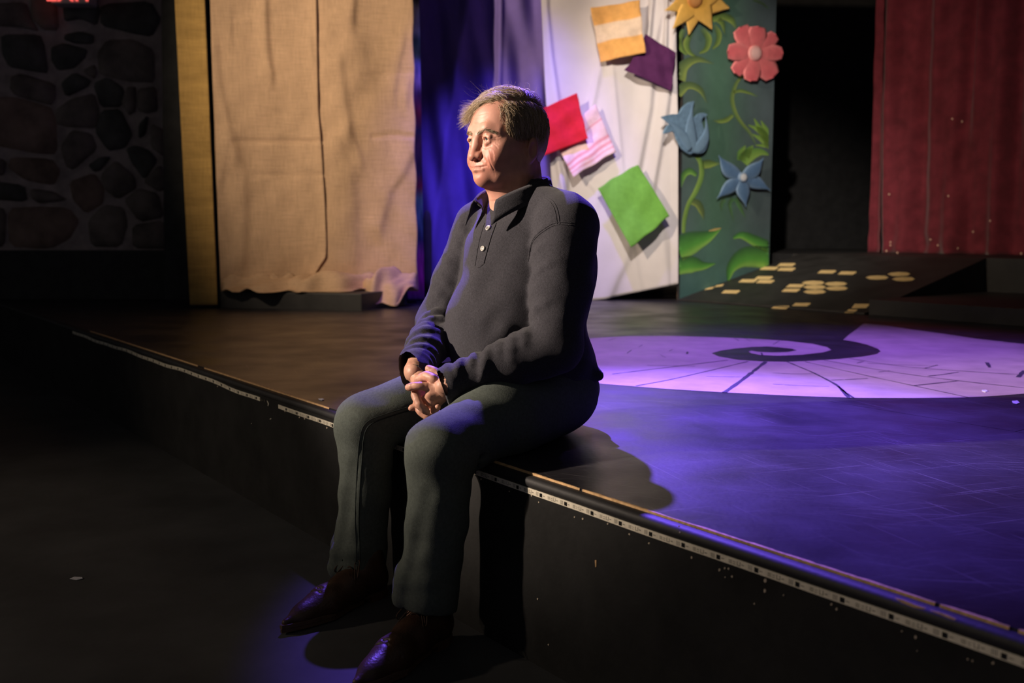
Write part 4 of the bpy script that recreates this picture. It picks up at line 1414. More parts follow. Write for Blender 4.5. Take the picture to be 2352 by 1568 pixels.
def head_mesh(h=.0015):
    F = Field((-.105, -.125, -.215), (.105, .135, .135), h)
    S = (-1, 1)

    def fr(l, z, out=0.0):
        """point of the present face surface at (l, z), pushed out"""
        i = int(round((l - F.lo[0]) / F.h)); k = int(round((z - F.lo[2]) / F.h))
        col = F.D[i, :, k]
        j = np.nonzero(col < 0)[0]
        j = j[-1] if len(j) else 0
        t = col[j] / (col[j] - col[j + 1] + 1e-9)
        return (l, F.lo[1] + F.h * (j + t) + out, z)

    # skull, face, jaw
    F.add(ell((0, -.010, .033), (.0750, .0915, .0800)), k=.02)
    F.add(ell((0, .030, -.022), (.0660, .056, .076)), k=.03)
    F.add(ell((0, .034, .050), (.0640, .0470, .054)), k=.03)
    for s in S:
        F.add(*chain([(s * .058, -.012, -.026), (s * .051, -.002, -.062), (s * .029, .046, -.082), (0, .062, -.086)], [.018, .019, .0165, .0165]), k=.025)
        F.add(ell((s * .045, .020, -.052), (.021, .034, .026)), k=.03)         # jowl
    F.add(ell((0, .0700, -.0895), (.023, .0165, .0145)), k=.014)               # chin
    F.add(ell((0, .016, -.088), (.036, .040, .018)), k=.02)                   # under-chin
    F.add(ell((0, .062, -.058), (.036, .028, .028)), k=.022)                   # muzzle
    for s in S:
        F.add(ell((s * .038, .054, -.034), (.027, .027, .025)), k=.020)        # cheek apple
        F.add(ell((s * .037, .060, -.050), (.020, .023, .020)), k=.016)        # smiling cheek beside the mouth
        F.add(ell((s * .055, .034, -.012), (.016, .028, .016)), k=.02)         # cheek bone
        F.add(*chain([(s * .012, .0800, .0190), (s * .030, .0765, .0225), (s * .050, .059, .0185)], [.0090, .0095, .0085]), k=.016)  # brow
        F.sub(ell((s * .0300, .0955, .0000), (.0165, .0165, .0092)), k=.012)    # socket
        F.sub(ell((s * .0170, .0940, -.002), (.0060, .0100, .0090)), k=.010)
    # neck
    F.add(cone((0, -.028, -.050), (0, -.045, -.215), .057, .066), k=.03)
    F.add(cone((0, .000, -.095), (0, -.014, -.205), .042, .050), k=.03)
    # nose
    F.add(*chain([(0, .0760, .016), (0, .0860, -.004), (0, .0945, -.027)], [.0090, .0100, .0112]), k=.014)
    F.add(ell((0, .0980, -.0395), (.0142, .0125, .0110)), k=.008)
    for s in S:
        F.add(ell((s * .0140, .0885, -.0385), (.0090, .0115, .0088)), k=.005)
        F.sub(ell((s * .0076, .0945, -.0480), (.0042, .0062, .0042)), k=.003)
    F.add(cone((0, .0945, -.0450), (0, .0860, -.0490), .0042, .0040), k=.005)
    # lids: a shell over the eye ball, slit open
    for s in S:
        F.add(ell((s * .0470, .0590, -.0010), (.0110, .0150, .0120)), k=.010)
        c = np.array((s * .0315, .0705, -.0005))
        F.add(ell(c, (.0150, .0142, .0128)), k=.005)
        on = lambda ph, th, r: c + r * np.array((s * math.sin(math.radians(ph)) * math.cos(math.radians(th)), math.cos(math.radians(ph)) * math.cos(math.radians(th)), math.sin(math.radians(th))))
        F.add(*chain([on(-50, 10, .0140), on(-20, 27, .0142), (on(15, 28, .0142)), on(48, 14, .0150), on(75, 0, .0165)], [.0022, .0030, .0036, .0042, .0036]), k=.006)   # hooded lid
        F.add(*chain([on(-45, -28, .0142), on(0, -42, .0150), on(45, -32, .0142)], [.0024, .0036, .0026]), k=.006)                                           # bag
        F.sub(*chain([on(-46, -4, .0142), on(-18, 1, .0146), on(12, 2, .0146), on(40, -2, .0142)], [.0014, .0033, .0034, .0014]), k=.0012)                    # slit
        F.sub(*chain([fr(s * .018, -.0165, .0012), fr(s * .031, -.0205, .0012), fr(s * .045, -.0175, .0012)], [.0012, .0014, .0010]), k=.004)                  # below the bag
        for q in range(4):                                                    # crow's feet
            F.sub(*chain([fr(s * .0500, .0005 - q * .0042, .0007), fr(s * .0560, .0015 - q * .0060, .0007), fr(s * .0610, .0030 - q * .0088, .0006)], [.0007, .0008, .0005]), k=.002)
        # wing of the nose, smile folds
        F.sub(*chain([fr(s * .0225, -.030, .0010), fr(s * .0240, -.037, .0012), fr(s * .0225, -.044, .0012)], [.0012, .0016, .0012]), k=.003)
        F.sub(*chain([fr(s * .0260, -.041, .0014), fr(s * .0330, -.049, .0018), fr(s * .0385, -.057, .0022), fr(s * .0405, -.066, .0024)], [.0012, .0016, .0016, .0006]), k=.005)
        F.sub(*chain([fr(s * .0440, -.040, .0010), fr(s * .0475, -.055, .0010), fr(s * .0470, -.072, .0010), fr(s * .043, -.086, .0010)], [.0003, .0004, .0004, .0003]), k=.002)
        for q in range(3):
            F.sub(*chain([fr(s * (.043 + .004 * q), -.024 - .002 * q, .0008), fr(s * (.050 + .0025 * q), -.036 - .001 * q, .0008), fr(s * (.053 + .001 * q), -.050, .0007)], [.0005, .0006, .0004]), k=.002)
    # lips and the line between them, corners turned up
    F.add(*chain([fr(-.022, -.0605, -.0028), fr(0, -.0605, -.0032), fr(.022, -.0605, -.0028)], [.0028, .0044, .0028]), k=.005)
    F.add(*chain([fr(-.021, -.0695, -.0026), fr(0, -.0715, -.0024), fr(.021, -.0695, -.0026)], [.0032, .0056, .0032]), k=.005)
    F.sub(*chain([fr(-.0335, -.0625, .0000), fr(-.018, -.0652, .0000), fr(0, -.0658, .0000), fr(.018, -.0652, .0000), fr(.0335, -.0625, .0000)], [.0014, .0017, .0016, .0017, .0014]), k=.0025)
    F.sub(ell(fr(0, -.0805, .0065), (.019, .0085, .0050)), k=.009)
    F.sub(*chain([fr(0, -.0525, .0016), fr(0, -.0565, .0016)], [.0022, .0022]), k=.004)
    for s in S:
        F.sub(*chain([fr(s * .0335, -.0625, .0006), fr(s * .0350, -.0638, .0008), fr(s * .0358, -.0660, .0014)], [.0008, .0010, .0006]), k=.002)
        # ear
        Re = rotm('Z', s * -16) @ rotm('X', 12)
        F.add(ell((s * .0795, -.016, -.023), (.0090, .0175, .0290), Re), k=.006)
        F.add(ell((s * .0765, -.006, -.046), (.0065, .0090, .0100)), k=.006)
        F.sub(ell((s * .0890, -.011, -.024), (.0068, .0098, .0180), Re), k=.005)
        F.sub(*chain([(s * .0890, -.020, -.004), (s * .0895, -.025, -.024)], [.0022, .0020]), k=.004)
        F.add(ell((s * .0765, .001, -.027), (.0050, .0040, .0080)), k=.004)
    for q in range(3):                                                        # forehead lines
        F.sub(*chain([fr(-.035, .040 + q * .010, .0006), fr(-.012, .037 + q * .010, .0006), fr(.012, .037 + q * .010, .0006), fr(.035, .040 + q * .010, .0006)], [.0002, .0003, .0003, .0002]), k=.002)
    F.disp(lambda X, Y, Z: .0005 * wob(3, 8, 60)(X, Y, Z))
    BROW.extend([fr(.010, .0125, .0), fr(.021, .0170, .0), fr(.033, .0195, .0), fr(.045, .0180, .0), fr(.054, .0115, .0)])
    V, Q = F.surf()
    # skin colour: ruddier cheeks, nose, chin; paler forehead
    l, f, z = np.abs(V[:, 0]), V[:, 1], V[:, 2]
    base = np.array((.56, .275, .200))
    red = np.array((.55, .185, .130))
    g = lambda c, r: np.exp(-(((l - c[0]) / r[0]) ** 2 + ((f - c[1]) / r[1]) ** 2 + ((z - c[2]) / r[2]) ** 2))
    w = np.clip(.75 * g((.042, .07, -.040), (.022, .03, .024)) + .6 * g((0, .11, -.033), (.014, .02, .014)) + .45 * g((0, .08, -.094), (.03, .03, .016)) + .5 * g((.078, -.015, -.02), (.012, .03, .03)) + .3 * g((.03, .09, -.066), (.03, .03, .03)), 0, 1)
    C = base * (1 - w[:, None]) + red * w[:, None]
    lip = np.clip(1.2 * g((0, .093, -.062), (.021, .02, .0075)), 0, 1)
    C = C * (1 - .45 * lip[:, None]) + np.array((.44, .17, .14)) * .45 * lip[:, None]
    stub = np.clip(g((0, .07, -.085), (.06, .05, .030)) + .6 * g((0, .10, -.049), (.03, .03, .008)), 0, 1)
    C = C * (1 - .12 * stub[:, None])
    C *= 1 + .05 * wob(5, 8, 220)(V[:, 0], V[:, 1], V[:, 2])[:, None]
    return V + HO, Q, C


def px3(x, y, Y):
    """pixel at depth Y -> (a, b, z)"""
    return wab(ony(x, y, Y))


HIPL, HIPR = (-.10, -.27, .092), (-.30, -.27, .092)
KNL, KNR = (.030, .130, .040), (-.368, .098, .030)
ANL, ANR = (.004, .160, -.300), (-.352, .136, -.345)
SHL, SHR = (-.035, -.255, .498), (-.365, -.255, .498)
ELL_, ELR = (.026, -.185, .232), (-.440, -.165, .252)
WRL = tuple(px3(1024, 888, 2.186)); WRR = tuple(px3(952, 856, 2.272))


def hands_mesh(h=.0016):
    Y0 = 2.235
    pc = px3(978, 900, Y0)
    F = Field(pc - np.array((.12, .11, .085)), pc + np.array((.12, .09, .085)), h)
    w = lambda x, y, d: px3(x, y, Y0 + d)

    def fin(pts, rads):
        p = np.array([w(*q) for q in pts])
        n = 4 * (len(p) - 1) + 1
        q = interp(p, n)
        r = np.interp(np.linspace(0, len(p) - 1, n), np.arange(len(p)), rads)
        G = F.like()
        G.add(*chain(q, r), k=.002)
        for i in range(1, len(p) - 1): G.add(ell(p[i], np.full(3, rads[i] * 1.02)), k=.003)      # knuckles
        return G.D

    def put(D, k):
        hh = np.maximum(k - np.abs(F.D - D), 0) / k
        F.D = np.minimum(F.D, D) - hh * hh * k * .25
    # left hand (near): wrist, back of the hand, knuckles
    wl_, el_ = np.array(WRL), np.array(ELL_)
    ax = (el_ - wl_) / np.linalg.norm(el_ - wl_)
    F.add(*chain([wl_ + ax * .05, wl_ + ax * .01, w(1008, 893, -.036)], [.024, .024, .021]), k=.015)
    F.add(*chain([w(1012, 884, -.036), w(993, 889, -.040)], [.016, .0112]), k=.012)
    F.add(*chain([w(1010, 896, -.036), w(989, 906, -.042)], [.016, .0112]), k=.012)
    F.add(*chain([w(1010, 906, -.030), w(991, 922, -.036)], [.015, .0105]), k=.012)
    F.add(*chain([w(1014, 912, -.020), w(1000, 932, -.028)], [.013, .0092]), k=.012)
    lefts = [
        ([(993, 889, -.040), (964, 886, -.046), (946, 888, -.040), (937, 889, -.034)], [.0106, .0090, .0082, .0068]),      # index, straight
        ([(989, 906, -.042), (974, 921, -.018), (956, 933, -.012), (944, 937, -.014)], [.0104, .0090, .0080, .0068]),      # middle, under the far index
        ([(991, 922, -.036), (980, 936, -.006), (968, 944, .004)], [.0098, .0084, .0070]),                                 # ring
        ([(1000, 932, -.028), (994, 946, -.012), (984, 952, -.004)], [.0086, .0074, .0064]),                               # little
        ([(1026, 872, -.030), (1012, 862, -.026), (997, 853, -.020), (984, 846, -.014)], [.0150, .0110, .0096, .0078]),    # thumb
    ]
    for q, r in lefts: put(fin(q, r), .0035)
    Dl = F.D.copy()
    # right hand (far): wrist, palm behind, fingers laced through
    F.D[:] = .25
    wr_, er_ = np.array(WRR), np.array(ELR)
    ax = (er_ - wr_) / np.linalg.norm(er_ - wr_)
    F.add(*chain([wr_ + ax * .05, wr_ + ax * .01, w(968, 876, .020)], [.024, .023, .020]), k=.015)
    F.add(*chain([w(966, 874, .016), w(959, 889, -.008)], [.017, .0108]), k=.012)
    F.add(*chain([w(972, 878, .018), w(962, 912, .000)], [.017, .0105]), k=.012)
    F.add(*chain([w(980, 882, .018), w(970, 930, .004)], [.017, .0100]), k=.012)
    F.add(*chain([w(988, 886, .016), w(982, 940, .006)], [.015, .0090]), k=.012)
    rights = [
        ([(959, 889, -.008), (955, 908, -.032), (963, 929, -.046), (974, 940, -.046), (981, 946, -.043)], [.0106, .0098, .0090, .0082, .0068]),   # index over the near hand
        ([(962, 912, .000), (958, 930, -.008), (967, 946, -.022), (980, 956, -.028), (989, 962, -.028)], [.0100, .0090, .0084, .0078, .0068]),     # middle
        ([(970, 930, .004), (984, 944, -.010), (998, 942, -.032), (1006, 934, -.044)], [.0094, .0084, .0078, .0066]),                              # ring
        ([(982, 940, .006), (996, 952, -.008), (1008, 948, -.020)], [.0084, .0074, .0064]),                                                        # little
        ([(957, 888, -.002), (963, 872, -.012), (980, 864, -.030), (995, 870, -.042), (1003, 878, -.044)], [.0120, .0112, .0108, .0108, .0088]),   # thumb
    ]
    for q, r in rights: put(fin(q, r), .0035)
    F.D = np.minimum(Dl, F.D)
    F.disp(lambda X, Y, Z: .00022 * wob(9, 8, 500)(X, Y, Z) + .0003 * wob(19, 6, 170)(X, Y, Z))
    V, Q = F.surf()
    C = np.tile(np.array((.52, .265, .185)), (len(V), 1))
    C *= (1 + .08 * wob(15, 10, 300)(V[:, 0], V[:, 1], V[:, 2]) + .05 * wob(25, 10, 900)(V[:, 0], V[:, 1], V[:, 2]))[:, None]
    return V, Q, C


def core_mesh():
    F = Field((-.55, -.48, -.40), (.15, .25, .64), .018)
    F.add(ell((-.2, -.27, .11), (.15, .11, .10)), ell((-.2, -.25, .28), (.14, .11, .2)), ell((-.2, -.26, .44), (.14, .09, .14)), k=.04)
    F.add(cone((-.2, -.26, .5), (-.2, -.25, .6), .05, .05), k=.03)
    for hip, kn, an in ((HIPL, KNL, ANL), (HIPR, KNR, ANR)):
        F.add(*chain([hip, kn, (an[0], an[1], an[2] - .03)], [.065, .045, .035]), k=.03)
    for sh, el, wr in ((SHL, ELL_, WRL), (SHR, ELR, WRR)):
        F.add(*chain([sh, el, wr], [.045, .035, .028]), k=.02)
    return F.surf()


hv, hq, hc = head_mesh()
av, aq, ac = hands_mesh()
cv, cq = core_mesh()
V = np.vstack([loc(hv), loc(av), loc(cv)])
Q = np.vstack([hq, aq + len(hv), cq + len(hv) + len(av)])[:, ::-1]
C = np.vstack([hc, ac, np.tile((.5, .27, .19), (len(cv), 1))])
body = link('body', mesh_np(V, Q, True, C), M['skin'], man)


# eyes
def ball(c, r, mat, name, parent, sc=(1, 1, 1), seg=20):
    bm = bmesh.new()
    bmesh.ops.create_uvsphere(bm, u_segments=seg, v_segments=seg // 2 + 2, radius=r)
    me = bpy.data.meshes.new(name); bm.to_mesh(me); bm.free()
    me.polygons.foreach_set('use_smooth', np.ones(len(me.polygons), dtype=bool))
    me.transform(Matrix.Translation(Vector(loc(c))) @ Matrix.Diagonal((*sc, 1)))
    return link(name, me, mat, parent)


GAZE = np.array((.10, .985, .06)); GAZE /= np.linalg.norm(GAZE)
for s in (-1, 1):
    ec = HO + np.array((s * .0315, .0715, .0002))
    e = ball(ec, .0122, M['eyewhite'], 'eye', man)
    g = GAZE * np.array((1, 1, 1))
    ball(ec + g * .0072, .0062, M['iris'], 'iris', e)
    ball(ec + g * .0112, .0028, M['pupil'], 'pupil', e)


# ------------------------------------------------------------------ hair: scalp volume and strands
HC_ = np.array((0, -.010, .033)); HR = np.array((.0775, .0940, .0825))


def hair_cap():
    F = Field((-.105, -.135, -.115), (.105, .115, .145), .0028)
    F.add(ell(HC_, HR), k=.01)
    F.add(ell((0, -.030, .000), (.0745, .0720, .075)), k=.02)
    # hairline
    F.sub(ell((.000, .100, .026), (.066, .066, .056)), k=.006)
    F.sub(ell((.050, .083, .020), (.030, .044, .056)), k=.006)
    F.sub(ell((-.050, .085, .020), (.030, .046, .056)), k=.006)
    F.sub(ell((0, .075, -.055), (.13, .078, .080)), k=.006)
    for s in (-1, 1): F.sub(ell((s * .088, -.008, -.030), (.024, .022, .036)), k=.006)
    F.clip(lambda X, Y, Z: -(Z + .072) + 0 * X + 0 * Y)
    wf = wob(21, 10, 120, (1.2, 1.2, .35))
    F.disp(lambda X, Y, Z: .0012 * wf(X, Y, Z))
    V, Q = F.surf()
    return V, Q


def haircol(n, mix):
    a, b, c = np.array((.45, .32, .185)), np.array((.60, .49, .34)), np.array((.22, .15, .088))
    r = RNG.random((n, 1))
    col = np.where(r < .45, a, np.where(r < .78, b, c)) * (.8 + .4 * RNG.random((n, 1)))
    return col


def surfpt(p, k=1.0):
    """push a head-space point out to the hair ellipsoid"""
    d = (np.asarray(p) - HC_) / HR
    return HC_ + HR * d / (np.linalg.norm(d, axis=-1, keepdims=True) + 1e-9) * k


def strands(roots, ends, lift, n=9, k0=1.0, k1=1.06, free=None, curl=.004, seed=0):
    """roots/ends (S,3) on the head; the strand runs over the ellipsoid lifted in its middle"""
    S = len(roots)
    r = np.random.default_rng(seed)
    t = np.linspace(0, 1, n)
    P = roots[:, None] * (1 - t)[None, :, None] + ends[:, None] * t[None, :, None]
    d = (P - HC_) / HR
    rad = np.linalg.norm(d, axis=-1, keepdims=True)
    kk = (k0 + (k1 - k0) * t)[None, :, None] + lift[:, None, None] * np.sin(math.pi * np.clip(t * .9 + .05, 0, 1))[None, :, None]
    Pe = HC_ + HR * d / (rad + 1e-9) * kk
    if free is not None:
        w = (t ** 2)[None, :, None] * free
        Pe = Pe * (1 - w) + P * w
    j = r.normal(size=(S, 1, 3)) * curl * t[None, :, None] + r.normal(size=(S, 1, 3)) * curl * .6 * np.sin(6 * t)[None, :, None]
    return Pe + j


def strand_mesh(P, rad, cols):
    S, n = P.shape[:2]
    T = np.gradient(P, axis=1); T /= np.linalg.norm(T, axis=-1, keepdims=True) + 1e-9
    A = np.cross(T, np.array([.3, .5, .81])); A /= np.linalg.norm(A, axis=-1, keepdims=True) + 1e-9
    B = np.cross(T, A)
    r = rad * np.linspace(1, .25, n)[None, :, None]
    vs = []
    for k in range(3):
        an = 2 * math.pi * k / 3
        vs.append(P + r * (math.cos(an) * A + math.sin(an) * B))
    V = np.stack(vs, 2).reshape(-1, 3)
    base = (np.arange(S)[:, None, None] * n + np.arange(n - 1)[None, :, None]) * 3
    k = np.arange(3)[None, None, :]
    k2 = (np.arange(3) + 1)[None, None, :] % 3
    Q = np.stack([base + k, base + k2, base + 3 + k2, base + 3 + k], -1).reshape(-1, 4)
    C = np.repeat(cols, n * 3, axis=0)
    return V, Q, C


def jit(S, c, s): return np.array(c) + (RNG.random((S, 3)) * 2 - 1) * np.array(s)


groups = []
def clump(S, n, amp):
    """strands gather in locks: shared offsets per lock"""
    k = RNG.integers(0, n, S)
    return RNG.normal(size=(n, 3))[k] * amp
# top, combed from the parting over to his right
S = 4200
f = RNG.uniform(-.088, .060, S)
ro = np.stack([RNG.uniform(-.04, .056, S), f, np.full(S, .10)], 1)
en = np.stack([ro[:, 0] - RNG.uniform(.05, .085, S), f + RNG.uniform(.0, .045, S) * (f > -.03) - .012 * (f < -.03), np.full(S, .075)], 1) + clump(S, 60, (.010, .012, .006))
groups.append((strands(surfpt(ro), surfpt(en), RNG.uniform(.03, .15, S) * (.7 + .6 * np.sin(ro[:, 0] * 90 + f * 60)), k0=1.0, k1=1.06, curl=.0032, seed=1), .85))
# forelock swept forward and down on his right
S = 1500
ro = np.stack([RNG.uniform(-.050, .030, S), RNG.uniform(.040, .066, S), np.full(S, .085)], 1)
en = np.stack([RNG.uniform(-.074, -.040, S), RNG.uniform(.074, .100, S), RNG.uniform(.040, .080, S)], 1) + clump(S, 26, (.005, .005, .008))
groups.append((strands(surfpt(ro), en, RNG.uniform(.06, .20, S), n=11, k1=1.08, free=.8, curl=.0028, seed=2), .7))
# front hairline over the forehead
S = 1100
u = RNG.random(S)
ro = np.stack([.046 - .085 * u, .052 + .016 * np.sin(math.pi * u), .084 + .004 * np.sin(math.pi * u)], 1) + RNG.normal(size=(S, 3)) * .003
en = ro + np.stack([-RNG.uniform(.03, .06, S), RNG.uniform(.002, .016, S), RNG.uniform(-.008, .012, S)], 1) + clump(S, 30, (.004, .003, .004))
groups.append((strands(surfpt(ro, .99), surfpt(en), RNG.uniform(.04, .12, S), k0=.99, k1=1.07, curl=.003, seed=3), .8))
# his left temple and side, combed down and back
S = 3400
ro = np.stack([np.full(S, .06), RNG.uniform(-.06, .050, S), RNG.uniform(.040, .098, S)], 1)
ln = RNG.uniform(.05, .085, S)
fe = ro[:, 1] * .8 - RNG.uniform(.0, .020, S)
lowlim = np.where(fe > .006, -.024, np.where(fe > -.034, .006, -.05))
en = np.stack([np.full(S, .078), fe + .010 * (ro[:, 1] > .02), np.maximum(ro[:, 2] - ln, lowlim)], 1) + clump(S, 50, (.0, .005, .005))
groups.append((strands(surfpt(ro), surfpt(en), RNG.uniform(.01, .07, S) + .05 * np.clip(ro[:, 1] / .04, 0, 1), k0=1.0, k1=1.045, curl=.0025, seed=4), .9))
# corner between parting and temple
S = 900
ro = np.stack([RNG.uniform(.034, .056, S), RNG.uniform(.030, .054, S), np.full(S, .082)], 1)
en = ro + np.stack([RNG.uniform(.008, .024, S), -RNG.uniform(.004, .030, S), -RNG.uniform(.02, .05, S)], 1) + clump(S, 24, (.004, .005, .005))
groups.append((strands(surfpt(ro, .99), surfpt(en), RNG.uniform(.02, .10, S), k0=.99, k1=1.05, curl=.003, seed=14), .9))
S = 600
ro = np.stack([RNG.uniform(.030, .056, S), RNG.uniform(.030, .056, S), np.full(S, .084)], 1)
en = ro + np.stack([-RNG.uniform(.03, .06, S), RNG.uniform(-.004, .012, S), RNG.uniform(-.004, .014, S)], 1) + clump(S, 24, (.004, .005, .005))
groups.append((strands(surfpt(ro, .99), surfpt(en), RNG.uniform(.04, .13, S), k0=.99, k1=1.07, curl=.003, seed=15), .9))
# side burn
S = 260
ro = np.stack([np.full(S, .072), RNG.uniform(.008, .034, S), RNG.uniform(.0, .03, S)], 1)
en = ro + np.stack([np.full(S, .002), -RNG.uniform(.0, .010, S), -RNG.uniform(.018, .034, S)], 1)
groups.append((strands(surfpt(ro, .98), surfpt(en), RNG.uniform(.0, .03, S), k0=.98, k1=1.01, curl=.002, seed=5), .7))
# back and nape
S = 1500
th = RNG.uniform(-1.25, 1.25, S)
ro = np.stack([.07 * np.sin(th), -.080 * np.cos(th) - .012, RNG.uniform(.02, .10, S)], 1)
en = np.stack([.072 * np.sin(th), -.078 * np.cos(th) - .014, np.maximum(ro[:, 2] - RNG.uniform(.06, .11, S), -.066)], 1)
groups.append((strands(surfpt(ro), en, RNG.uniform(.0, .05, S), k1=1.03, free=.6, curl=.003, seed=6), 1.0))
# his right side
S = 500
ro = np.stack([np.full(S, -.06), RNG.uniform(-.05, .05, S), RNG.uniform(.05, .09, S)], 1)
en = np.stack([np.full(S, -.078), ro[:, 1] * .8 - RNG.uniform(0, .02, S), RNG.uniform(-.01, .02, S)], 1)
groups.append((strands(surfpt(ro), surfpt(en), RNG.uniform(.0, .06, S), k1=1.04, curl=.003, seed=7), 1.0))
# fly-away wisps on the crown
S = 130
ro = np.stack([RNG.uniform(-.05, .05, S), RNG.uniform(-.08, .05, S), np.full(S, .1)], 1)
ro = surfpt(ro, 1.03)
en = ro + np.stack([RNG.uniform(-.05, .03, S), RNG.uniform(-.03, .04, S), RNG.uniform(.004, .030, S)], 1)
groups.append((strands(ro, en, np.zeros(S), k0=1.03, k1=1.2, free=1.0, curl=.008, seed=8), .42))
groups = [(p, r) for p, r in groups]
V_, Q_, C_ = [], [], []
kv, kq = hair_cap()
V_.append(kv); Q_.append(kq); C_.append(np.tile((.38, .27, .16), (len(kv), 1)))
off = len(kv)
for P, rr in groups:
    v, q, c = strand_mesh(P, .00050 * rr, haircol(len(P), 0))
    V_.append(v); Q_.append(q + off); C_.append(c); off += len(v)
# eyebrows
S = 260
for s in (-1, 1):
    u = RNG.random(S)
    path = interp(BROW, 60)
    ro = path[(u * 59).astype(int)] + RNG.normal(size=(S, 3)) * np.array((.001, .0006, .0018))
    en = ro + np.stack([.007 * np.ones(S), -.003 - .004 * u, .004 * (1 - 2 * u)], 1) + RNG.normal(size=(S, 3)) * .0012 - np.array((0, .0002, 0))
    t = np.linspace(0, 1, 5)
    P = ro[:, None] * (1 - t)[None, :, None] + en[:, None] * t[None, :, None]
    P = P + np.array((0, .0010, 0)) * np.sin(math.pi * t)[None, :, None]
    P[..., 0] *= s
    v, q, c = strand_mesh(P, .00040, haircol(S, 0) * .75)
    V_.append(v); Q_.append(q + off); C_.append(c); off += len(v)
hm = mesh_np(loc(np.vstack(V_) + HO), np.vstack(Q_)[:, ::-1], True, np.vstack(C_))
hair = link('hair', hm, M['hair'], man)
hair['label'] = 'tousled grey-blond hair swept across'

# ------------------------------------------------------------------ jeans
def jeans_mesh():
    F = Field((-.50, -.46, -.365), (.15, .235, .235), .0055)
    F.add(ell((-.2, -.285, .105), (.190, .150, .112)), k=.03)
    F.add(ell((-.2, -.22, .110), (.155, .120, .085)), k=.03)
    for hip, kn, an, s in ((HIPL, KNL, ANL, 1), (HIPR, KNR, ANR, -1)):
        kn = np.array(kn); an = np.array(an)
        mid = (np.array(hip) + kn) / 2 + np.array((0, 0, .006))
        G = F.like()
        G.add(*chain([hip, mid, kn], [.100, .088, .070]), k=.03)
        calf = kn * .55 + an * .45 + np.array((0, -.012, 0))
        G.add(*chain([kn + np.array((0, -.004, -.01)), calf, an + np.array((0, 0, -.06))], [.070, .064, .068]), k=.02)
        hh = np.maximum(.02 - np.abs(F.D - G.D), 0) / .02
        F.D = np.minimum(F.D, G.D) - hh * hh * .02 * .25
    # sit on the deck
    # folds: behind the knee, at the hip, along the shin
    def ridge(p, r, k=.02): F.add(*chain(p, [r] * len(p)), k=k)
    def groove(p, r, k=.018): F.sub(*chain(p, [r] * len(p)), k=k)
    for kn, an in ((np.array(KNL), np.array(ANL)), (np.array(KNR), np.array(ANR))):
        for q in range(3):
            groove([kn + np.array((.04, -.075, -.02 - .022 * q)), kn + np.array((-.04, -.075, -.02 - .02 * q))], .006)
        # slack folds running down the shin from the knee and bunching over the shoe
        for (da, t0, t1, r_) in ((.050, .25, .60, .006), (-.045, .30, .80, .005), (.030, .55, .95, .005)):
            p0 = kn + (an - kn) * t0 + np.array((da, .052, 0)); p1 = kn + (an - kn) * t1 + np.array((da * .5, .060, 0))
            groove([p0, (p0 + p1) / 2 + np.array((.004, .006, 0)), p1], r_ * .6, .03)
        for q, t in enumerate((.80, .90)):
            c = kn + (an - kn) * t
            ridge([c + np.array((-.05, .030, .006)), c + np.array((0, .055, -.004)), c + np.array((.05, .025, .008 - .01 * q))], .008, .03)
    F.disp(lambda X, Y, Z: .0030 * wob(31, 9, 34, (1, 1, .45))(X, Y, Z) + .0013 * wob(32, 9, 85)(X, Y, Z))
    # hems: right and left leg end at their own heights, hollow inside
    zr = lambda X, Y: -.318 - .10 * (Y - .10) * 0 + .030 * (Y - .10) / .1 * .5
    F.clip(lambda X, Y, Z: np.where(X < -.17, -(Z - (-.345 + .16 * (Y - .13))), -(Z - (-.300 + .20 * (Y - .16)))))
    for an in (ANL, ANR):
        an = np.array(an)
        F.sub(cone(an + np.array((0, 0, .045)), an + np.array((0, 0, -.08)), .050, .062), k=.004)
    F.clip(lambda X, Y, Z: np.where(Y < -.012, -(Z - .0015), -1.) + 0 * X)
    return absurf(F)


jv, jq = jeans_mesh()
jeans = link('jeans', mesh_np(jv, jq, True), M['jeans'], man)


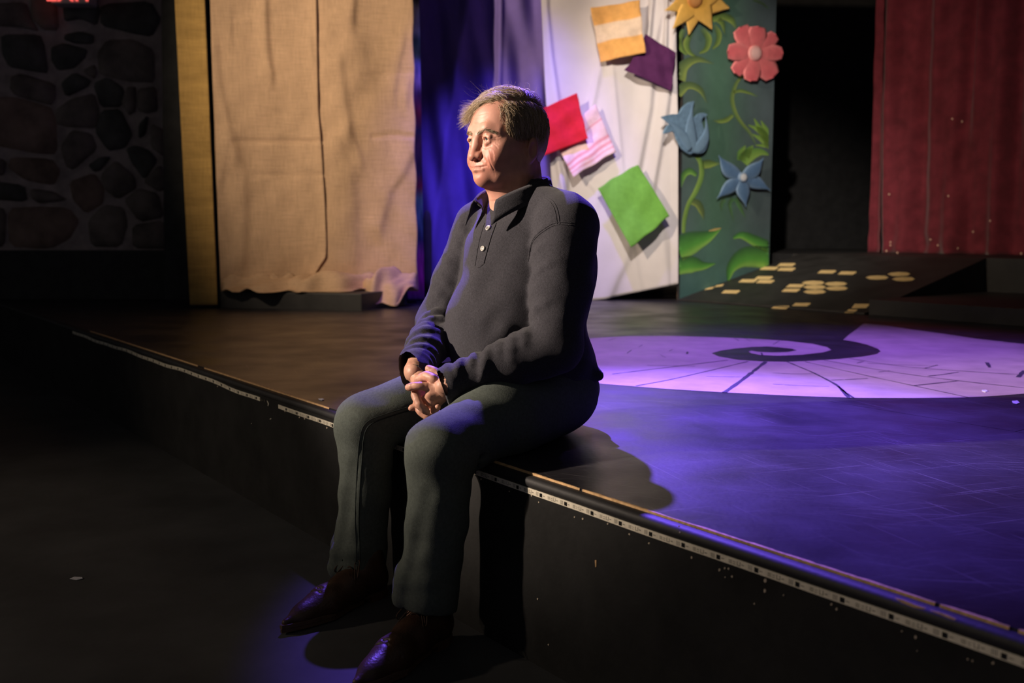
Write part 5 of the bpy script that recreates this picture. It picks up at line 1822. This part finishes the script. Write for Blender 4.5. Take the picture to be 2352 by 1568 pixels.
# ------------------------------------------------------------------ sweater
def sweater_mesh():
    F = Field((-.56, -.47, .075), (.13, .06, .615), .0052)
    F.add(ell((-.2, -.262, .175), (.197, .158, .115)), k=.05)
    F.add(ell((-.2, -.222, .270), (.170, .158, .150)), k=.06)          # belly
    F.add(ell((-.2, -.262, .415), (.168, .142, .150)), k=.06)          # chest
    F.add(ell((-.2, -.300, .400), (.170, .120, .160)), k=.06)          # upper back
    for s in (-1, 1):
        F.add(cone((-.2 + s * .05, -.268, .545), (-.2 + s * .150, -.262, .520), .060, .062), k=.04)
    F.add(cone((-.2, -.262, .52), (-.2, -.245, .600), .080, .068), k=.03)
    # sleeves kept as their own limbs so that the arm stands off the trunk
    for sh, el, wr, s in ((SHL, ELL_, WRL, 1), (SHR, ELR, WRR, -1)):
        sh, el, wr = map(np.array, (sh, el, wr))
        G = F.like()
        m1 = sh * .45 + el * .55
        ax_ = (wr - el) / np.linalg.norm(wr - el)
        fo = el + (wr - el) * .45
        G.add(*chain([sh, m1, el], [.078, .067, .058]), k=.02)
        G.add(*chain([el, fo, wr, wr + ax_ * .04], [.058, .049, .0400, .0395]), k=.02)
        # gathered folds at the elbow and down the forearm
        ax = (wr - el) / np.linalg.norm(wr - el); up_ = (sh - el) / np.linalg.norm(sh - el)
        inn = ax + up_; inn /= np.linalg.norm(inn)
        sd = np.cross(ax, up_); sd /= np.linalg.norm(sd)
        rs_ = random.Random(4 if s > 0 else 9)
        e1 = inn - ax * (inn @ ax); e1 /= np.linalg.norm(e1)
        e2 = np.cross(ax, e1)
        if e2[0] * s < 0: e2 = -e2                       # outer side of the arm
        def arc(c, A1, A2, A0, R_, th0, th1, slant, tr, n=7):
            pts = []
            for th in np.linspace(th0, th1, n):
                t_ = math.radians(th)
                pts.append(c + (A1 * math.cos(t_) + A2 * math.sin(t_)) * (R_ - tr * .55) + A0 * slant * (th - th0) / 90)
            rr_ = [tr * (.45 + .55 * math.sin(math.pi * (i + .6) / (n + .2))) for i in range(n)]
            G.add(*chain(pts, rr_), k=.012)
        for (t, th0, th1, sl_, tr) in ((.10, -70, 75, .030, .012), (.22, -50, 100, .035, .010), (.34, -80, 60, .025, .010), (.47, -40, 110, .040, .009),
                                       (.60, -70, 70, .028, .008), (.74, -40, 90, .030, .007), (.86, -80, 50, .015, .006)):
            R_ = np.interp(t, [0, .45, 1], [.058, .049, .040])
            arc(el + (wr - el) * t, e1, e2, ax, R_, th0 + rs_.uniform(-15, 15), th1 + rs_.uniform(-15, 15), sl_, tr)
        f1 = inn - up_ * (inn @ up_); f1 /= np.linalg.norm(f1)
        f2 = np.cross(up_, f1)
        if f2[0] * s < 0: f2 = -f2
        for (t, th0, th1, sl_, tr) in ((.14, -70, 80, .035, .012), (.27, -60, 60, .045, .011), (.42, -40, 80, .05, .009), (.60, -50, 50, .05, .008), (.78, -30, 60, .05, .007)):
            R_ = np.interp(t, [0, .5, 1], [.058, .067, .078])
            arc(el + (sh - el) * t, f1, f2, up_, R_, th0, th1, sl_, tr)
        # stitched ring of the cuff
        cc = wr - ax * .016
        arc(cc, e1, e2, ax, .0412, -175, 175, 0, .0030, 24)
        kk = .009
        hh = np.maximum(kk - np.abs(F.D - G.D), 0) / kk
        F.D = np.minimum(F.D, G.D) - hh * hh * kk * .25
    # broad soft folds across the trunk
    F.sub(*chain([(-.060, -.11, .33), (-.085, -.075, .28), (-.11, -.06, .22)], [.003, .006, .003]), k=.035)
    F.sub(*chain([(-.06, -.135, .25), (-.09, -.085, .20), (-.14, -.065, .165)], [.005, .008, .005]), k=.035)
    F.sub(*chain([(-.345, -.14, .40), (-.325, -.09, .30), (-.31, -.07, .22)], [.004, .006, .004]), k=.03)
    F.sub(*chain([(-.03, -.40, .24), (-.2, -.425, .225), (-.36, -.40, .24)], [.008, .010, .008]), k=.02)
    F.sub(*chain([(-.2, -.075, .150), (-.11, -.085, .155), (-.05, -.12, .16)], [.006, .007, .006]), k=.02)
    F.add(*chain([(-.03, -.36, .145), (-.2, -.43, .135), (-.36, -.36, .145)], [.012, .012, .012]), k=.03)
    F.disp(lambda X, Y, Z: .0026 * wob(41, 10, 36, (1, 1, .6))(X, Y, Z) + .0010 * wob(42, 10, 95)(X, Y, Z))
    # neck opening and hem
    F.sub(cone((-.2, -.215, .640), (-.2, -.235, .56), .066, .060), k=.006)
    F.sub(*chain([(-.2, -.150, .60), (-.2, -.118, .545)], [.026, .010]), k=.006)
    F.clip(lambda X, Y, Z: -(Z - (.108 + .0 * Y)) + 0 * X)
    # cuffs: cut square to the forearm
    for el, wr, ext in ((ELL_, WRL, .008), (ELR, WRR, .024)):
        el, wr = np.array(el), np.array(wr)
        ax = (wr - el) / np.linalg.norm(wr - el)
        c = wr + ax * ext
        def cut(X, Y, Z, ax=ax, c=c):
            d = (X - c[0]) * ax[0] + (Y - c[1]) * ax[1] + (Z - c[2]) * ax[2]
            near = (X - c[0]) ** 2 + (Y - c[1]) ** 2 + (Z - c[2]) ** 2 < .085 ** 2
            return np.where(near, d, -1.)
        F.clip(cut)
        if ext > .02: F.sub(cone(c - ax * .006, c + ax * .05, .027, .030), k=.004)
    return absurf(F)


sv, sq = sweater_mesh()
sweater = link('sweater', mesh_np(sv, sq, True), M['sweater'], man)
MW = Matrix(man.matrix_basis)


def bvh_of(o):
    return BVHTree.FromPolygons([tuple(MW @ v.co) for v in o.data.vertices], [tuple(p.vertices) for p in o.data.polygons])


BS, BJ = bvh_of(sweater), bvh_of(jeans)


def hit(b, x, y, off=.0005):
    h = b.ray_cast(Vector(CPOS), Vector(ray(x, y)).normalized())
    if h[0] is None: return None, None
    n = h[1] if h[1].dot(Vector(ray(x, y))) < 0 else -h[1]
    return np.array(h[0] + n * off), np.array(n)


def mpart(name, me, mat, parent):
    me.transform(MW.inverted())
    return link(name, me, mat, parent)


def seam(b, px, rad, mat, parent, name='seam', n=40, off=.0002):
    pts = []
    for (x, y) in interp(px, n):
        p, _ = hit(b, x, y, off)
        if p is not None: pts.append(p)
    # keep to one continuous run
    run = [pts[0]] if pts else []
    for p in pts[1:]:
        if np.linalg.norm(p - run[-1]) < .05: run.append(p)
    if len(run) > 3:
        run = np.array(run)
        run[1:-1] = (run[:-2] + run[1:-1] * 2 + run[2:]) / 4
        return mpart(name, tubemesh([(run, rad)], 6), mat, parent)


# sweater seams: armhole, shoulder, placket, cuff
for d in (0, 5):
    seam(BS, [(1214, 600 - d), (1217, 575 - d), (1228, 549 - d), (1250, 530 - d), (1278, 516 - d), (1316, 517 - d)], .0009, M['sweater'], sweater)
for d in (0, 6):
    seam(BS, [(1248 + d, 454 - d * .4), (1265 + d, 466 - d * .4), (1275 + d, 486 - d * .2), (1280 + d, 515)], .0009, M['sweater'], sweater)
seam(BS, [(1140, 512), (1128, 545), (1118, 580), (1111, 605)], .0016, M['sweater'], sweater, 'placket_edge')
seam(BS, [(1113, 512), (1103, 545), (1096, 580), (1091, 612)], .0010, M['sweater'], sweater, 'placket_edge')
seam(BS, [(1090, 612), (1100, 614), (1110, 607)], .0010, M['sweater'], sweater, 'placket_edge', 10)

# buttons: rimmed discs with four holes
for (x, y, r) in ((1122, 524, .0072), (1110, 571, .0066)):
    p, n = hit(BS, x, y, .0012)
    if p is None: continue
    n = Vector(n)
    bm = bmesh.new()
    prof_ = [(0, .0016), (.62, .0016), (.78, .0026), (.95, .0024), (1, .0012), (1, -.002)]
    N = 24
    rings = []
    for (q, hgt) in prof_:
        rings.append([bm.verts.new((q * r * math.cos(2 * math.pi * k / N), q * r * math.sin(2 * math.pi * k / N), hgt)) for k in range(N)] if q > 0 else [bm.verts.new((0, 0, hgt))])
    for k in range(N): bm.faces.new((rings[0][0], rings[1][k], rings[1][(k + 1) % N]))
    for a in range(1, len(rings) - 1):
        for k in range(N): bm.faces.new((rings[a][k], rings[a + 1][k], rings[a + 1][(k + 1) % N], rings[a][(k + 1) % N]))
    bmesh.ops.recalc_face_normals(bm, faces=bm.faces)
    me = bpy.data.meshes.new('button'); bm.to_mesh(me); bm.free()
    me.polygons.foreach_set('use_smooth', np.ones(len(me.polygons), dtype=bool))
    T = Matrix.Translation(Vector(p)) @ n.to_track_quat('Z', 'Y').to_matrix().to_4x4()
    me.transform(T)
    b_ = mpart('button', me, M['button'], sweater)
    bm = bmesh.new()
    for (dx, dy) in ((1, 1), (1, -1), (-1, 1), (-1, -1)):
        bmesh.ops.create_circle(bm, cap_ends=True, segments=8, radius=r * .15, matrix=Matrix.Translation((dx * r * .24, dy * r * .24, .0019)))
    me = bpy.data.meshes.new('holes'); bm.to_mesh(me); bm.free(); me.transform(T)
    mpart('button_holes', me, M['chip'], sweater)


# collar: stand that rolls over into a fall with two points
def collar():
    n = 56
    rows = 9
    P = np.zeros((n, rows, 3))
    for i in range(n):
        u = i / (n - 1)                      # 0 = his right front, 1 = his left front
        th = math.radians(-158 + 316 * u)    # 0 = nape
        fr = abs(th) / math.radians(158)     # 1 at the front
        dirv = np.array((math.sin(th), -math.cos(th)))
        rx, ry = .0715, .078
        cx, cy = -.2, -.232
        zb = .585 - .052 * fr ** 1.7
        opn = .014 * fr ** 6
        for j in range(rows):
            t = j / (rows - 1)
            if t < .40:                      # stand, leaning out as it rises
                q = t / .40
                r = 1.0 + .03 * q + .10 * fr ** 4 * q
                z = zb + .034 * q * (1 - .25 * fr ** 3)
            else:                            # fall
                q = (t - .40) / .60
                r = 1.03 + .10 * fr ** 4 + (.24 + .12 * fr ** 3) * q ** .8
                z = zb + .034 * (1 - .25 * fr ** 3) + .010 * math.sin(math.pi * min(1, q * 1.8)) * (q < .56) - (.032 + .022 * fr ** 3) * q ** 1.4
            P[i, j] = (cx + dirv[0] * rx * r + (dirv[0] > 0) * 0 + math.copysign(opn, th) * (t > .3), cy + dirv[1] * ry * r, z)
    return P


cp = loc(collar())
co_ = link('collar', gridmesh(cp), M['sweater'], man)
solid(co_, .0035)
co_.parent = sweater
# pale trim tape along the fold
edge = cp[:, 3] * .5 + cp[:, 4] * .5 + np.array((0, 0, .0015))
link('collar_edge', tubemesh([(edge[2:-2], .0014)], 5), M['collar_in'], sweater)

# ------------------------------------------------------------------ jeans seams, hems
seam(BJ, [(965, 936), (930, 945), (890, 958), (858, 970), (842, 985), (835, 1010), (832, 1050), (827, 1120), (824, 1200), (826, 1250), (826, 1290)], .0017, M['thread'], jeans, 'inseam', 60)
seam(BJ, [(965, 928), (925, 938), (884, 951), (850, 964), (833, 982), (826, 1010), (822, 1050), (818, 1120), (816, 1200), (818, 1250), (818, 1290)], .0009, M['thread'], jeans, 'inseam', 60)


# ------------------------------------------------------------------ shoes
def shoe(heel, toe, name, label):
    heel, toe = np.array(heel, float), np.array(toe, float)       # (a, b) of the back of the heel and of the toe tip
    d = toe - heel; Ln = np.linalg.norm(d); d /= Ln
    sd = np.array((d[1], -d[0]))                                   # to his left when b is forward
    def A(x, y, z): return np.array((heel[0] + d[0] * x + sd[0] * y, heel[1] + d[1] * x + sd[1] * y, PIT + z))
    root = empty(name)
    root.parent = man
    root['label'] = label
    lo = np.minimum(A(-.02, -.07, 0), np.minimum(A(-.02, .07, 0), np.minimum(A(Ln + .02, -.07, 0), A(Ln + .02, .07, 0)))) - .01
    hi = np.maximum(A(-.02, -.07, 0), np.maximum(A(-.02, .07, 0), np.maximum(A(Ln + .02, -.07, 0), A(Ln + .02, .07, 0)))) + .01
    lo[2] = PIT - .005; hi[2] = PIT + .135
    F = Field(lo, hi, .0032)
    F.add(*chain([A(.045, 0, .055), A(.050, 0, .105)], [.038, .036]), k=.03)
    F.add(*chain([A(.070, 0, .072), A(.130, .002, .047), A(.20, .003, .034), A(.255, .002, .027), A(Ln - .014, 0, .0235)], [.030, .031, .027, .019, .0085]), k=.03)
    F.add(*chain([A(.045, 0, .042), A(.12, -.004, .036), A(.20, .005, .031), A(.27, .002, .025)], [.034, .029, .031, .015]), k=.03)
    # vamp edge and facing
    F.add(*chain([A(.175, -.034, .040), A(.160, -.020, .066), A(.160, .020, .066), A(.175, .036, .040)], [.0022] * 4), k=.003)
    for q in range(2):
        F.sub(*chain([A(.205 + q * .012, -.034, .046), A(.212 + q * .012, 0, .074), A(.205 + q * .012, .036, .046)], [.0018] * 3), k=.006)
    F.sub(cone(A(.052, 0, .140), A(.052, 0, .118), .032, .026), k=.004)
    F.clip(lambda X, Y, Z: -(Z - (PIT + .020)) + 0 * X + 0 * Y)
    v, q = absurf(F)
    up_ = link('upper', mesh_np(v, q, True), M['shoe'], root)
    # sole and heel block from an outline
    def outline(x0, x1, grow, n=22):
        xs = np.linspace(x0, x1, n)
        w = np.interp(xs, [0, .012, .04, .10, .15, .205, .25, .29, Ln - .012, Ln], [.010, .025, .034, .029, .031, .038, .030, .019, .009, .002]) + grow
        off = np.interp(xs, [0, .1, .2, Ln], [0, -.003, .005, .001])
        L_ = [A(x, o + ww, 0) for x, o, ww in zip(xs, off, w)]
        R_ = [A(x, o - ww, 0) for x, o, ww in zip(xs, off, w)]
        return L_ + R_[::-1]
    def slab(pts, z0, z1, nm, mt, rise=None):
        p = [loc(np.array((a, b, PIT + z0))) for a, b, _ in pts]
        me = prism(p, np.array((0, 0, z1 - z0)), .0015)
        link(nm, me, mt, root)
    slab(outline(0.0, Ln, .002), .014, .0225, 'welt', M['sole'])
    slab(outline(0.095, Ln, .000), .0045, .0145, 'outsole', M['sole'])
    slab(outline(0.0, .075, .001), .0005, .0145, 'heel_block', M['sole'])
    # laces: three bars and a bow
    paths = []
    for q in range(4):
        x = .090 + q * .022
        z = .1000 - q * .0105
        paths.append((interp([A(x, -.018, z - .008), A(x + .004, 0, z + .006), A(x, .018, z - .008)], 8), .0017))
    for s in (-1, 1):
        paths.append((interp([A(.092, 0, .106), A(.104, s * .022, .108), A(.126, s * .038, .086), A(.122, s * .032, .078), A(.098, s * .008, .102)], 16), .0016))
        paths.append((interp([A(.092, 0, .106), A(.112, s * .014, .100), A(.132, s * .034, .070), A(.142, s * .040, .056)], 12), .0014))
    link('lace', tubemesh([([loc(p_) for p_ in pts], r) for pts, r in paths], 6), M['lace'], root)
    return root


shoe((-.338, .066), (-.236, .378), 'shoe', 'brown leather lace-up shoe')
shoe((-.012, .092), (.120, .386), 'shoe', 'brown leather lace-up shoe in shadow')
